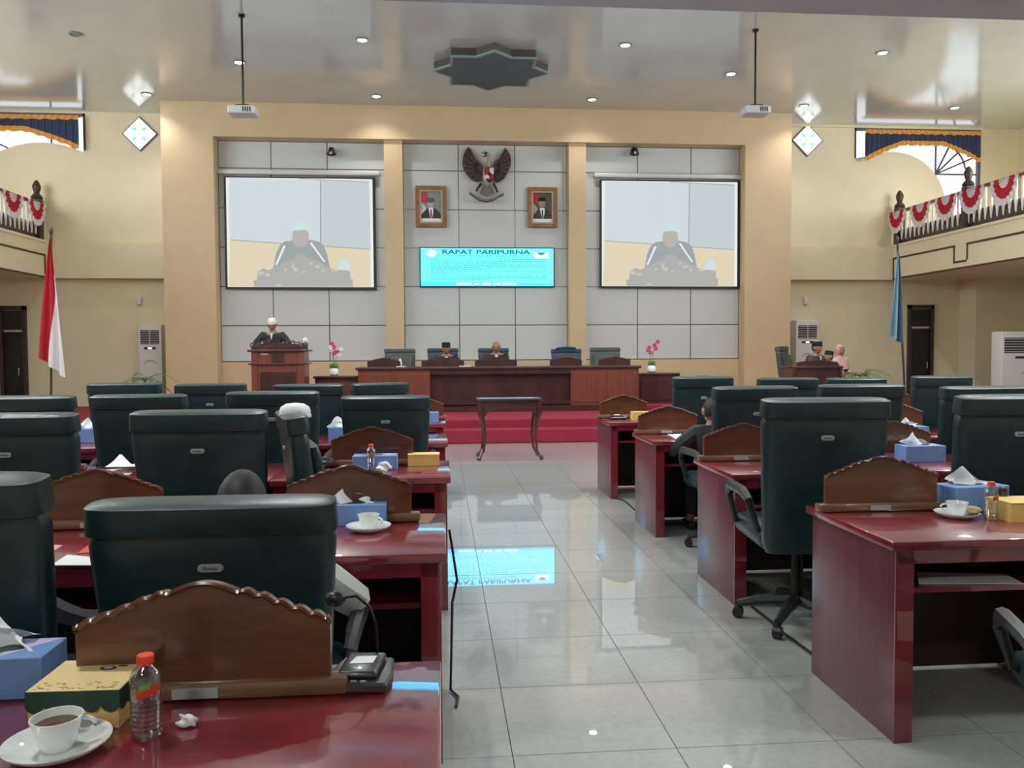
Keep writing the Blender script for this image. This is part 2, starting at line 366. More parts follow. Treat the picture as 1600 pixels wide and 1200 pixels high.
# eight pointed star panel
t = thing('ceiling_star', 'dark grey eight-pointed star panel hanging under the ceiling', 'ceiling panel', (.95, 14.95, 6.45))
def star(R): return [(R*(1 if i % 2 == 0 else .765)*math.cos(PI*i/8), R*(1 if i % 2 == 0 else .765)*math.sin(PI*i/8)) for i in range(16)]
M().prism(star(1.02), 0, .15, 'XY').out('star_body', m_star, t, False)
M().prism(star(1.05), -.012, .02, 'XY').out('star_edge', m_staredge, t, False, label='paler grey rim')
M().prism(star(.98), -.02, 0, 'XY').out('star_face', m_star, t, False)

def projector(px, side):
    Y = 13.1; p = atY(px, 168, Y)
    t = thing('projector', 'grey projector on a thin black rod, in front of the %s screen' % side, 'projector', (p.x, Y, p.z), 0, 'ceiling projectors')
    M().box(-.21, .21, -.16, .16, -.13, 0, .03, 3).out('housing', m_proj, t)
    M().tube([(-.08, .155, -.065), (-.08, .2, -.065)], .045, 14).out('lens', m_black, t)
    for i in range(4): M().box(.02+i*.035, .04+i*.035, -.165, -.158, -.10, -.03).out('vent', m_grill, t)
    M().box(-.1, .1, -.08, .08, 0, .03, .005).out('mount_plate', m_blackmetal, t)
    M().tube([(0, 0, .03), (0, 0, ZC-p.z-.02)], .018, 8).lathe([(.05, ZC-p.z-.03), (.05, ZC-p.z)], n=12).out('rod', m_blackmetal, t)
projector(380, 'left'); projector(1180, 'right')

# ------------------------------------------------------------------ wall things
def scr_pt(u, v, off): p = atY(330+u/4.445, 200+v/4.445, 17.9); return (p.x, p.z)
def flat(pts, off, nm, ms, par, label=None):
    P = [scr_pt(u, v, off) for u, v in pts]; return M().prism(P, 17.88-off, 17.88-off+.002).out(nm, ms, par, False, label=label)
def ell(cx, cy, rx, ry, n=18, a0=0, a1=2*PI): return [(cx+rx*math.cos(a0+(a1-a0)*i/n), cy+ry*math.sin(a0+(a1-a0)*i/n)) for i in range(n)]
e_bg = emit('screen_wall', (.60, .66, .68), .68); e_bg2 = emit('screen_wall_grey', (.52, .58, .60), .68); e_yel = emit('screen_ochre', (.70, .62, .44), .68); e_line = emit('screen_line', (.30, .32, .33), .68)
e_jack = emit('screen_jacket', (.32, .355, .365), .68); e_face = emit('screen_face', (.45, .42, .40), .68); e_cap = emit('screen_cap', (.58, .70, .74), .68)
e_orn = emit('screen_carving', (.40, .405, .39), .68); e_wh = emit('screen_white', (.78, .80, .80), .68); e_ornl = emit('screen_carving_light', (.55, .53, .47), .68)
t = thing('projection_screen', 'pulled-down projection screen with the speaker projected on it, left of the emblem', 'projection screen', (0, 0, 0), 0, 'projection screens')
P = [scr_pt(u, v, 0) for u, v in ((88, 335), (1140, 345), (1150, 1125), (100, 1118))]
M().prism(P, 17.885, 17.90).out('black_border', m_black, t, False)
a, b = scr_pt(40, 290, 0), scr_pt(1160, 340, 0)
M().box(a[0], b[0]+.04, 17.80, 17.94, b[1]+.01, a[1], .03, 3).out('screen_case', m_ac, t)
pi = flat([(103, 345), (1120, 357), (1130, 1107), (117, 1105)], .004, 'projected_picture', e_wh, t)
flat([(125, 352), (1098, 368), (1108, 1104), (132, 1104)], .006, 'picture_wall', e_bg, pi)
flat([(760, 366), (1098, 380), (1108, 838), (762, 826)], .0065, 'picture_wall', e_bg2, pi)
flat([(133, 780), (1105, 845), (1107, 1104), (125, 1104)], .008, 'picture_wainscot', e_yel, pi)
flat([(757, 366), (763, 366), (763, 826), (757, 826)], .010, 'picture_line', e_line, pi); flat([(133, 776), (1105, 841), (1105, 846), (133, 781)], .010, 'picture_line', e_line, pi)
flat([(610, 352), (1098, 376), (1098, 381), (610, 356)], .010, 'picture_line', e_line, pi)
flat([(435, 975), (450, 880), (475, 820), (510, 790), (575, 780), (690, 778), (745, 790), (785, 820), (805, 880), (828, 975)], .012, 'picture_jacket', e_jack, pi)
flat(ell(622, 755, 58, 75), .014, 'picture_face', e_face, pi)
flat([(553, 722), (560, 685), (582, 656), (615, 643), (650, 650), (674, 678), (682, 716), (640, 708), (590, 712)], .016, 'picture_cap', e_cap, pi)
flat([(318, 1062), (325, 1000), (365, 975), (405, 990), (440, 965), (475, 960), (520, 925), (575, 915), (600, 880), (650, 885), (690, 915), (740, 925), (790, 955), (830, 975), (880, 985), (965, 995), (970, 1062)], .018, 'picture_carving', e_orn, pi)
flat([(295, 1060), (985, 1052), (985, 1104), (305, 1104)], .020, 'picture_ledge', e_orn, pi)
for cx, cy, rx, ry in ((350, 1010, 22, 14), (395, 1022, 18, 12), (590, 985, 20, 14), (570, 960, 10, 16), (740, 965, 22, 10), (860, 990, 24, 9), (520, 985, 10, 8), (640, 1000, 12, 7), (700, 945, 9, 9), (780, 990, 14, 7), (470, 1092, 24, 6)): flat(ell(cx, cy, rx, ry, 12), .022, 'picture_scroll', e_ornl, pi)
flat([(448, 950), (505, 818), (520, 822), (460, 955)], .024, 'picture_microphone', e_wh, pi); flat([(686, 800), (700, 796), (795, 930), (785, 935)], .024, 'picture_microphone', e_wh, pi)
flat([(880, 985), (885, 945), (910, 910), (940, 912), (965, 950), (965, 985)], .024, 'picture_flower', e_cap, pi)
for c in list(t.children_recursive): pass
bpy.context.view_layer.update()
dup(t, 'pulled-down projection screen with the speaker projected on it, right of the emblem', (7.98, 0, .03))

# LED board
cy = emit('led_cyan', (.045, .56, .95), 3.2); cyd = emit('led_text', (.01, .09, .14), .9); cyw = emit('led_white', (.75, 1, 1.05), 1.9); cym = emit('led_rows', (.03, .24, .30), .9); cyb = emit('led_blue', (.02, .30, .8), 2.6)
t = thing('led_board', 'bright cyan LED board reading RAPAT PARIPURNA in the middle of the back wall', 'display board', (1.03, 17.92, 2.865))
M().box(-1.46, 1.46, -.01, .028, -.03, .83).out('casing', m_black, t, False)
M().box(-1.435, 1.435, -.02, -.009, 0, .805).out('display', cy, t, False)
M().prism([(-1.435, 0), (1.435, 0), (1.435, .05), (-1.435, .09)], -.0225, -.0205).out('display_edge', cyb, t, False)
text('RAPAT PARIPURNA', .13, cyd, 'lettering', t, (-.03, -.022, .725), sx=1.70, depth=.001, bold=.0045)
text('DPRD KABUPATEN BANJAR', .078, cym, 'lettering', t, (-.03, -.022, .640), sx=1.35, depth=.001, bold=.001)
rw = [(0, 1, 1), (1, 1, 1), (2, 1, .62), (3, .9, 1), (4, 1, 1), (5, 1, .5), (6, .8, 1), (7, 1, .28), (8, .7, 1), (9, 1, 1), (10, 1, .48)]
m = M(); rr = random.Random(3)
for k, dens, ln in rw:
    z = .565-k*.043; x = -1.22
    while x < -1.22+2.5*ln:
        w = rr.uniform(.03, .12); m.box(x, min(x+w, 1.28), -.0225, -.021, z, z+.017); x += w+rr.uniform(.012, .02)/dens**4
    if k in (0, 3, 6, 8): m.box(-1.32, -1.29, -.0225, -.021, z, z+.018)
m.out('text_rows', cym, t, False, 'stuff')
m = M(); x = -.68
for w in (.33, .12, .2, .16, .3): m.box(x, x+w, -.0232, -.0215, .03, .065); x += w+.05
m.out('date_line', cyw, t, False)
M().prism(ell(-1.2, .70, .1, .075), -.0225, -.021).out('round_crest', cyw, t, False); M().box(-1.26, -1.14, -.024, -.0222, .675, .69).out('crest_band', e_face, t, False)
M().prism([(1.02, .60), (1.32, .60), (1.34, .75), (1.24, .70), (1.17, .775), (1.10, .70), (1.0, .75)], -.0225, -.021).out('crown_crest', cyw, t, False)
M().prism(ell(1.17, .70, .07, .035), -.0245, -.0222).out('crest_oval', cym, t, False)

# portraits
def portrait(x0, x1, z0, z1, dark, label):
    w, h = x1-x0, z1-z0; t = thing('framed_portrait', label, 'picture', ((x0+x1)/2, 17.93, z0), 0, 'framed portraits'); W = w/2
    m = M()
    for a in ((-W, -W+.085, 0, h), (W-.085, W, 0, h), (-W+.085, W-.085, 0, .085), (-W+.085, W-.085, h-.085, h)): m.box(a[0], a[1], -.05, .01, a[2], a[3], .012, 2)
    m.out('frame', m_frame, t, False)
    m = M()
    for a in ((-W+.08, -W+.12, .08, h-.08), (W-.12, W-.08, .08, h-.08), (-W+.12, W-.12, .08, .12), (-W+.12, W-.12, h-.12, h-.08)): m.box(a[0], a[1], -.035, .01, a[2], a[3])
    m.out('inner_frame', m_framei, t, False)
    W2 = W-.12; p = M().box(-W2, W2, -.012, .005, .12, h-.12).out('picture', mat('portrait_ground', (.07, .065, .055) if dark else (.20, .26, .26), .3), t, False)
    cl = mat('p_suit', (.02, .03, .04), .4); sk = mat('p_skin', (.30, .2, .16) if dark else (.42, .36, .33), .4)
    M().box(-W2, W2, -.014, -.011, .12, .19).out('caption_strip', m_white, p, False)
    M().prism([(-W2, h-.13), (-W2+.13, h-.13), (-W2+.16, h*.55), (-W2, h*.62)], -.0145, -.0115).out('flag_red', mat('p_red', (.3, .03, .03) if dark else (.5, .04, .06), .4), p, False)
    M().prism([(-W2, h*.60), (-W2+.09, h*.5), (-W2+.11, h*.38), (-W2, h*.3)], -.015, -.0115).out('flag_white', mat('p_wh', (.35, .3, .3) if dark else (.6, .6, .6), .4), p, False)
    M().prism([(-W2, .19), (-W2, .27), (-W2*.55, .37), (-.05, .42), (.06, .42), (W2*.65, .36), (W2, .28), (W2, .19)], -.017, -.013).out('suit', cl, p, False)
    M().prism([(-.06, .42), (.05, .42), (.045, .3), (.02, .2), (-.02, .2), (-.04, .32)], -.019, -.016).out('shirt', m_white, p, False)
    M().prism([(-.015, .38), (.01, .38), (.02, .21), (-.02, .21)], -.021, -.018).out('tie', cl if dark else m_red, p, False)
    M().prism(ell(-.01, .52, .075, .1), -.020, -.017).out('face', sk, p, False)
    if dark: M().prism([(-.09, .57), (.07, .57), (.065, .65), (-.085, .65)], -.022, -.019).out('cap', m_peci, p, False)
    else: M().prism(ell(-.01, .575, .085, .055, 12, PI, 2*PI)[::-1]+[(-.095, .575), (-.07, .63), (.05, .63), (.075, .575)][::1], -.022, -.019).out('hair', mat('p_hair', (.1, .1, .1), .5), p, False)
portrait(-.505, .157, 4.12, 5.0, False, 'framed portrait of a bareheaded person in a suit, left of the emblem')
portrait(1.909, 2.555, 4.13, 5.0, True, 'framed portrait of a person in a black cap, right of the emblem')

# eagle emblem
t = thing('eagle_emblem', 'carved brown eagle emblem with raised wings and a shield on its chest', 'emblem', (0, 17.9, 0))
def eg(u, v): p = atY(700+u/10.91, 220+v/10.91, 17.9); return (p.x, p.z)
wl = [(350, 108), (290, 175), (252, 290), (245, 420), (285, 525), (350, 620), (440, 690), (520, 700), (570, 650), (600, 560), (600, 440), (530, 350), (470, 300), (410, 240), (383, 180)]
wrr = [(975, 128), (1020, 180), (1062, 260), (1075, 360), (1060, 450), (1020, 540), (960, 640), (900, 690), (830, 715), (780, 650), (760, 560), (770, 420), (800, 350), (870, 300), (930, 240), (945, 190)]
for sd, poly, inn in (('l', wl, (560, 500)), ('r', wrr, (790, 500))):
    w = M().prism([eg(*q) for q in poly], -.03, .03).out('wing', m_eagle, t, False)
    outer = poly[0:8] if sd == 'l' else poly[0:9]
    for k, q in enumerate(outer):
        for h in (0, .5):
            if k+1 >= len(outer) and h: continue
            q2 = outer[min(k+1, len(outer)-1)]; o = (q[0]*(1-h)+q2[0]*h, q[1]*(1-h)+q2[1]*h)
            mid = (o[0]*.55+inn[0]*.45, o[1]*.55+inn[1]*.45); d = Vector((o[0]-inn[0], o[1]-inn[1])).normalized(); nrm = (-d.y*17, d.x*17)
            pts = [eg(inn[0]*.8+o[0]*.2, inn[1]*.8+o[1]*.2), eg(mid[0]+nrm[0], mid[1]+nrm[1]), eg(o[0]*.97+inn[0]*.03+nrm[0]*.6, o[1]*.97+inn[1]*.03+nrm[1]*.6), eg(*o), eg(o[0]*.97+inn[0]*.03-nrm[0]*.6, o[1]*.97+inn[1]*.03-nrm[1]*.6), eg(mid[0]-nrm[0], mid[1]-nrm[1])]
            z = -.05-.004*(k % 2)-.008*(h > 0)
            M().prism(pts, z, z+.03, bev=.004).out('feather', m_eagle if h == 0 else m_eagled, w, False)
a = eg(665, 600); M().ball((a[0], -.06, a[1]), (.10, .07, .24)).out('body', m_eaglel, t)
b1, b2, b3 = eg(670, 450), eg(690, 350), eg(685, 262)
M().tube([(b1[0], -.08, b1[1]), (b2[0], -.09, b2[1]), (b3[0], -.1, b3[1])], [.07, .045, .035], 10).out('neck', m_eaglel, t)
h = M().ball((b3[0], -.11, b3[1]), (.05, .045, .045)).out('head', m_eaglel, t)
bk = eg(590, 285); M().tube([(b3[0]-.03, -.12, b3[1]), (bk[0], -.13, bk[1]-.02)], [.025, .005], 8).out('beak', m_eagled, h)
for q in ((560, 225), (600, 200), (640, 205)): c = eg(*q); M().tube([(b3[0]-.01, -.11, b3[1]+.02), (c[0], -.11, c[1])], [.02, .006], 6).out('crest_feather', m_eagled, h)
sc = eg(700, 600); sh = [(-.10, .15), (.10, .15), (.105, 0), (.06, -.12), (0, -.17), (-.06, -.12), (-.105, 0)]
s0 = M().prism([(sc[0]+x, sc[1]+y) for x, y in sh], -.15, -.11, bev=.006).out('shield', m_eagled, t, False)
for x0, x1, z0, z1, mm in ((-.09, -.004, .01, .14, m_red), (.004, .09, .01, .14, m_wcloth), (-.09, -.004, -.09, -.005, m_wcloth), (.004, .09, -.09, -.005, m_red)):
    M().box(sc[0]+x0, sc[0]+x1, -.157, -.149, sc[1]+z0, sc[1]+z1).out('shield_quarter', mm, s0, False)
M().prism(ell(sc[0], sc[1]+.01, .035, .045), -.165, -.156).out('shield_centre', m_dgreen, s0, False)
for (u1, v1), (u2, v2) in (((570, 740), (490, 840)), ((770, 740), (835, 860))):
    c, d = eg(u1, v1), eg(u2, v2); M().tube([(c[0], -.07, c[1]), (d[0], -.08, d[1]), (d[0], -.09, d[1]-.03)], [.035, .02, .03], 8).out('leg', m_eagled, t)
for k in range(7):
    f = (k-3)/3; c, d = eg(665+f*40, 740), eg(665+f*110, 960-abs(f)*40); n_ = .026
    M().prism([(c[0]-.015, c[1]), (c[0]+.015, c[1]), (d[0]+n_, d[1]+.04), (d[0], d[1]), (d[0]-n_, d[1]+.04)], -.05-.008*(k % 2), -.02, bev=.003).out('tail_feather', m_eaglet, t, False)
rp = [(360, 880), (450, 945), (540, 1000), (650, 1020), (760, 1000), (850, 945), (945, 905)]
P = [eg(u, v-8) for u, v in rp]+[eg(u, v+32) for u, v in rp[::-1]]
M().prism(P, -.11, -.07, bev=.004).out('ribbon', m_eaglet, t, False, label='pale scroll ribbon with dark edge')
P = [eg(u, v+28) for u, v in rp]+[eg(u, v+42) for u, v in rp[::-1]]
M().prism(P, -.115, -.07).out('ribbon_edge', m_eagled, t, False)

for px, sd in ((519, 'left'), (989, 'right')):
    p = atY(px, 238, 17.93)
    t = thing('ceiling_camera', 'small black dome camera above the %s screen' % sd, 'camera', (p.x, 17.93, p.z), 0, 'wall cameras')
    M().box(-.05, .05, -.12, .02, .02, .07, .01).out('bracket', m_black, t); M().tube([(0, -.12, .07), (0, -.12, -.02)], [.05, .07], 12).out('base', m_black, t)
    M().ball((0, -.13, -.06), (.11, .07, .05), 16).out('camera_head', m_black, t); M().tube([(0, -.19, -.06), (0, -.215, -.06)], .03, 12).out('lens', m_chrome, t)
for px, sd in ((218, 'left'), (1258, 'right')):
    p = atY(px, 470, 18.5); M1 = M().box(-.05, .05, -.06, 0, -.09, .09, .015).out('wall_speaker', m_ac); M1.location = (p.x, 18.495, p.z)
    tag(M1, 'small pale box fixed to the cream wall above the %s air conditioner' % sd, 'wall box', 'small wall boxes')

# diamond windows
e_day = emit('daylight_glass', (.97, 1, 1), 1.6); e_gr = emit('green_glass', (.10, .75, .5), 1.0); e_ye = emit('yellow_glass', (.95, .85, .35), 1.1)
for k, (px, py) in enumerate(((218, 209), (1262, 219))):
    p = atY(px, py, 18.46); r = .37
    d = [(p.x, p.z+r), (p.x+r, p.z), (p.x, p.z-r), (p.x-r, p.z)]; di = [(p.x, p.z+r-.035), (p.x+r-.035, p.z), (p.x, p.z-r+.035), (p.x-r+.035, p.z)]
    w = struct('window_%d' % (13+k), M().prism(d, 18.46, 18.52), m_iron); M().prism(di, 18.45, 18.47).out('pane', e_day, w, False)
    for a in range(4):
        q = PI/4+a*PI/2; c = (p.x+.14*math.cos(q), p.z+.14*math.sin(q)); u = (math.cos(q), math.sin(q)); v = (-u[1], u[0])
        M().prism([(c[0]+u[0]*s*.065+v[0]*t_*.024, c[1]+u[1]*s*.065+v[1]*t_*.024) for s, t_ in ((1, 0), (.5, 1), (-.3, 1), (-1, 0), (-.3, -1), (.5, -1))], 18.442, 18.452).out('petal_pane', e_gr, w, False, label='green petal of coloured glass')
    M().prism(ell(p.x, p.z, .04, .04, 10), 18.442, 18.452).out('centre_pane', e_ye, w, False, label='yellow centre glass')

# valances
def valance(x0, x1, z0, sgn, label, Y=18.3):
    t = thing('valance', label, 'curtain', (0, 0, 0), 0, 'arched window valances')
    def zb(u):  # bottom line: hangs low at both ends, arched in between
        e = min(u, 1-u); return z0-.62+.36*min(1, max(0, (e-.02)/.3))**.8
    def fn(top, bot, amp, dy):
        return lambda u, v: (x0+(x1-x0)*u, Y-dy+amp*math.sin(u*150), bot(u)+(top(u)-bot(u))*v)
    M().grid(fn(lambda u: z0-.04, zb, .018, 0), 170, 4).out('cloth', m_navy, t)
    M().grid(fn(lambda u: zb(u)+.05, lambda u: zb(u)-.06+.012*math.sin(u*90), .02, .015), 170, 1).out('bottom_fringe', m_fringe, t)
    M().grid(fn(lambda u: z0+.03, lambda u: z0-.06+.01*math.sin(u*80), .02, .015), 170, 1).out('top_fringe', m_fringe, t)
    M().tube([(x0-.05, Y+.03, z0+.01), (x1+.05, Y+.03, z0+.01)], .02, 6).out('curtain_rod', m_chrome, t)
valance(9.72, 12.5, 6.44, 1, 'navy pleated valance with gold fringe over the right arched window')
valance(-10.9, -7.55, 6.43, 1, 'navy pleated valance with gold fringe over the left arched window')

# balcony railings with bunting
def railing(sd):
    x = FX[sd]; s = 1 if sd == 'right' else -1; xi = x+s*.10
    t = thing('balcony_railing', 'dark wooden balcony railing with white balusters, %s balcony' % sd, 'railing', (xi, 0, 3.84))
    y0, y1 = 4.2, 18.35
    M().box(-.05, .05, y0, y1, .72, .79, .012).out('handrail', m_redrail, t)
    M().box(-.03, .03, y0, y1, 0, .2, .006).out('bottom_rail', m_dbrown, t)
    M().box(s*.04-.01, s*.04+.01, y0, y1, .0, .35).out('kick_board', m_dbrown, t)
    bm_ = M().lathe([(.012, .10), (.02, .16), (.032, .3), (.02, .42), (.028, .55), (.016, .66), (.024, .72)], n=8).me('baluster', m_balw)
    y = 18.05
    while y > 6.5:
        link('baluster', bm_, t, loc=(-s*.035, y, 0)); y -= .17
    pm = M().box(-.09, .09, -.09, .09, 0, .85, .012).lathe([(.10, .85), (.12, .88), (.09, .93), (.05, .97), (.075, 1.05), (.085, 1.12), (.05, 1.2), (.03, 1.23), (0, 1.25)], n=12).me('newel_post', m_dbrown)
    for y in (18.22, 15.75, 13.2, 10.6, 8.0): link('newel_post', pm, t, loc=(0, y, 0))
railing('left'); railing('right')
def rosette_meshes():
    out = []
    for nm, r0, r1, mm in (('white_centre', .02, .17, m_wcloth), ('red_band', .165, .345, m_red), ('white_trim', .335, .45, m_wcloth)):
        def fn(u, v, r0=r0, r1=r1):
            a = -PI*u; r = r0+(r1-r0)*v; return (.012*math.sin(u*60), r*.85*math.cos(a), r*1.12*math.sin(a))
        out.append((nm, M().grid(fn, 64, 3).me(nm, mm)))
    return out
RM = rosette_meshes()
for sd, pts in (('right', ((1400, 350), (1437, 340), (1477, 326), (1517, 312), (1568, 298))), ('left', ((58, 335), (21, 322)))):
    x = FX[sd]+(-.02 if sd == 'right' else .02)
    for k, (px, py) in enumerate(pts):
        p = atX(px, py, x)
        n_ = len(pts); where = 'nearest the back wall' if k == 0 else ('%s from the back wall' % ORD[k])
        t = thing('bunting', 'red and white half-round bunting on the %s balcony rail, %s' % (sd, where), 'bunting', (x, p.y, 4.60), 0, 'balcony bunting')
        for nm, me in RM: link(nm, me, t)

# flags
def flag(px, sd, label, top, ms, lean, cloth):
    t = thing('flag', label, 'flag', (0, 0, 0)); p = atY(px[0], px[1], 13.6); q = atY(px[2], px[3], 13.6)
    b = Vector((q.x, 13.6, .38)); tp = Vector((p.x, 13.6, p.z)); 
    d = (q.z-p.z); bx = p.x+(q.x-p.x)*(p.z-.38)/(p.z-q.z); b = Vector((bx, 13.6, .38))
    M().tube([b, tp], .018, 8).ball(tp+Vector((0, 0, .04)), (.03, .03, .06)).out('pole', m_dbrown, t)
    M().lathe([(.16, 0), (.17, .02), (.05, .05), (.03, .12), (.022, .14)], (b.x, b.y, .36), 16).out('stand', m_dbrown, t)
    m = M(); cloth(m, tp, b); m.out('cloth', ms, t)
    return t
def draped(zt, zb_l, zb_r, xt, wl_, wr_, split):
    def go(m, tp, b):
        for mi, (f0, f1) in enumerate(split):
            m.mi = mi
            def fn(u, v, f0=f0, f1=f1):
                z0_ = zt; f = f0(v)+(f1(v)-f0(v))*u
                zb = zb_l+(zb_r-zb_l)*f; z = zt+(zb-zt)*v; g = v**.75
                x = tp.x+xt+(-wl_+(wl_+wr_)*f)*g*(1-.18*max(0, v-.8)); return (x, 13.56-.05*math.sin(f*14+v*2)*(.3+v), z)
            m.grid(fn, 16, 24)
    return go
z = lambda py, Y=13.6: atY(80, py, Y).z
flag((80, 365, 80, 600), 'left', 'red and white flag hanging from a pole on the left stage edge', 0, [m_red, m_wcloth], 0,
     draped(z(372), z(560), z(590), 0, .20, .17, ((lambda v: 0, lambda v: 1-.66*max(0, (v-.25)/.75)**.6 if v > .25 else 1), (lambda v: 1-.66*max(0, (v-.25)/.75)**.6 if v > .25 else 1, lambda v: 1))))
flag((1402, 378, 1415, 640), 'right', 'pale blue flag hanging from a leaning pole on the right stage edge', 0, [m_sky, m_skyd], 0,
     draped(z(385), z(528), z(545), .0, .16, .10, ((lambda v: 0, lambda v: .68), (lambda v: .68, lambda v: 1))))

# floor standing air conditioners
def ac(px0, px1, pytop, Y, label, rz=0):
    a, b = atY(px0, pytop, Y), atY(px1, pytop, Y); w = b.x-a.x; zb = .36 if Y > 13 and a.x > -9.6 and b.x < 11.6 else 0
    H = a.z-zb; t = thing('air_conditioner', label, 'air conditioner', ((a.x+b.x)/2, Y, zb), rz, 'standing air conditioners')
    M().box(-w/2, w/2, 0, .32, 0, H, .02, 3).out('cabinet', m_ac, t)
    M().box(-w/2+.05, w/2-.05, -.004, .01, H-.42, H-.12).out('grille', m_grill, t, False)
    for k in range(6): M().box(-w/2+.05, w/2-.05, -.012, 0, H-.40+k*.05, H-.39+k*.05).out('louvre', m_ac, t, False)
    M().box(-.006, .006, -.014, 0, H-.42, H-.12).out('louvre_divider', m_ac, t, False)
    M().box(-w/4, w/4, -.006, .004, H-.53, H-.48, .003).out('control_panel', m_grill, t, False); M().box(-.04, .04, -.009, 0, H-.52, H-.49).out('display', emit('ac_display', (.9, .95, 1), 1.5), t, False)
    M().prism(arcpts(0, H-.9, .15, .5, PI-.5, 10)+arcpts(0, H-.93, .15, PI-.5, .5, 10), -.004, .002).out('brand_mark', m_framei, t, False)
ac(215, 252, 507, 18.15, 'white standing air conditioner left of the ochre portal')
ac(1244, 1280, 500, 18.15, 'white standing air conditioner right of the ochre portal')
ac(1566, 1650, 518, 15.2, 'white standing air conditioner at the right edge, under the balcony')

# palms
def palm(px, py, Y, label, n=9, L=.55):
    p = atY(px, py, Y); zb = .36; t = thing('potted_palm', label, 'plant', (p.x, Y, zb)); h = p.z-zb-.25
    M().lathe([(.12, 0), (.17, .02), (.2, .3), (.18, .32), (.0, .3)], n=16).out('pot', m_dbrown, t)
    M().tube([(0, 0, .3), (0, 0, h)], .03, 8).out('stem', m_leaf, t); rr = random.Random(px)
    for k in range(n):
        a = 2*PI*k/n+rr.uniform(-.3, .3); up = rr.uniform(.3, .9); l = L*rr.uniform(.8, 1.15); m = M(); pts = []
        for i in range(9):
            s = i/8; pts.append(Vector((math.cos(a)*l*s, math.sin(a)*l*s, h+up*l*s*1.1-l*.95*s*s)))
        m.tube(pts, .006, 4)
        for i in range(1, 9):
            d = (pts[i]-pts[i-1]).normalized(); sd = d.cross(Vector((0, 0, 1))).normalized(); q = pts[i]
            for s in (-1, 1):
                e = q+sd*s*l*.28*(1.1-i/9)+d*.08-Vector((0, 0, .03)); v = [m.bm.verts.new(c) for c in (q-d*.012, q+d*.012, e)]; m._f(v)
        m.out('frond', m_leaf, t)
palm(226, 572, 14.4, 'green potted palm in front of the left air conditioner'); palm(1345, 566, 13.9, 'green potted palm beside the right side table', 14, .5)

# ------------------------------------------------------------------ chairs
def chair_proto(ml=m_leath, badge=True, txt=True):
    t = thing('office_chair', '', 'chair', (0, 0, 0), 0, 'high-backed leather chairs')
    T = Matrix.Translation((0, -.25, .46)) @ Matrix.Rotation(math.radians(7), 4, 'X') @ Matrix.Translation((0, .25, -.46))
    def slab(z0, z1, w0, w1, y0, y1, bulge, e=.035):
        m = M()
        def fn(u, v):
            a = 2*PI*u; z = z0+(z1-z0)*v; w = (w0+(w1-w0)*v)/2; yc = (y0+y1)/2; th = (y1-y0)/2
            c, s = math.cos(a), math.sin(a); f = lambda q, p: math.copysign(abs(q)**p, q)
            k = 1-max(0, (abs(v-.5)*2-.86)/.14)**2*.22
            return (w*f(c, .28)*(1-(1-k)*.25), yc+th*f(s, .55)*k*(1+bulge*math.sin(PI*v)), z)
        m.grid(fn, 36, 14)
        for sgn in (0, 1):
            pass
        bmesh.ops.remove_doubles(m.bm, verts=m.bm.verts, dist=1e-4); bmesh.ops.holes_fill(m.bm, edges=[e_ for e_ in m.bm.edges if e_.is_boundary]); bmesh.ops.recalc_face_normals(m.bm, faces=m.bm.faces)
        return m
    slab(.43, 1.09, .54, .615, -.335, -.235, .06).xf(T).out('backrest', ml, t)
    slab(1.068, 1.155, .622, .612, -.343, -.225, .06).xf(T).out('headrest', ml, t)
    slab(.55, .99, .40, .46, -.245, -.185, .3).xf(T).out('back_cushion', ml, t)
    M().box(-.26, .26, -.22, .29, .41, .52, .045, 3).out('seat', ml, t)
    for s in (-1, 1):
        M().tube([(s*.27, -.2, .50), (s*.32, -.2, .66), (s*.32, -.1, .685), (s*.32, .12, .685), (s*.31, .19, .62), (s*.27, .17, .48)], [.018, .02, .026, .028, .02, .018], 8).out('armrest', m_black, t)
    M().tube([(0, 0, .12), (0, 0, .41)], [.035, .028], 10).out('gas_column', m_blackmetal, t)
    M().box(-.1, .1, -.1, .12, .38, .42, .01).out('seat_plate', m_blackmetal, t)
    lm = M(); lm.tube([(.03, 0, .12), (.17, 0, .105), (.3, 0, .075)], [.034, .028, .02], 8); lme = lm.me('base_arm', m_black)
    cm = M(); cm.tube([(.3, -.02, .03), (.3, .02, .03)], .03, 10).tube([(.3, 0, .05), (.3, 0, .08)], .012, 6); cme = cm.me('caster', m_black)
    for k in range(5):
        a = link('base_arm', lme, t); a.rotation_euler = (0, 0, 2*PI*k/5+.3); link('caster', cme, a)
    if badge:
        bd = M().prism([(x, z_) for x, z_ in arcpts(.017, 0, .011, -PI/2, PI/2, 6)+arcpts(-.017, 0, .011, PI/2, 1.5*PI, 6)], -.004, .004, bev=.001)
        B = T @ Matrix.Translation((0, -.3385, .985)); b_ = bd.xf(B @ Matrix.Diagonal((1.15, 1, 1, 1))).out('badge', m_badge, t, False, label='small silver oval badge')
        if txt:
            tx = text('Donati', .013, m_black, 'badge_lettering', b_, depth=.0004); tx.data.transform(B @ Matrix.Translation((0, -.0045, 0)))
    return t
proto = chair_proto()
bpy.context.view_layer.update()
def chair(px, Yb, top, label, rz=0, src=None, sx=1, first=[True]):
    X = atY(px, top, Yb).x; zt = atY(px, top, Yb).z; s = zt/1.15
    h = .33; loc = (X+math.sin(rz)*-h, Yb+math.cos(rz)*h, 0)
    if src is None and first[0]:
        first[0] = False; proto.location = loc; proto.rotation_euler = (0, 0, rz); proto.scale = (1, 1, s); proto['label'] = label; return proto
    return dup(src or proto, label, loc, rz, sc=(sx, 1, s))
G = 'high-backed dark green leather chair '
chair(339, 2.17, 775, G+'in the left foreground, right behind the nearest carved panel', 0)
chair(-120, 2.02, 738, G+'cut off by the left edge of the picture', -.1)
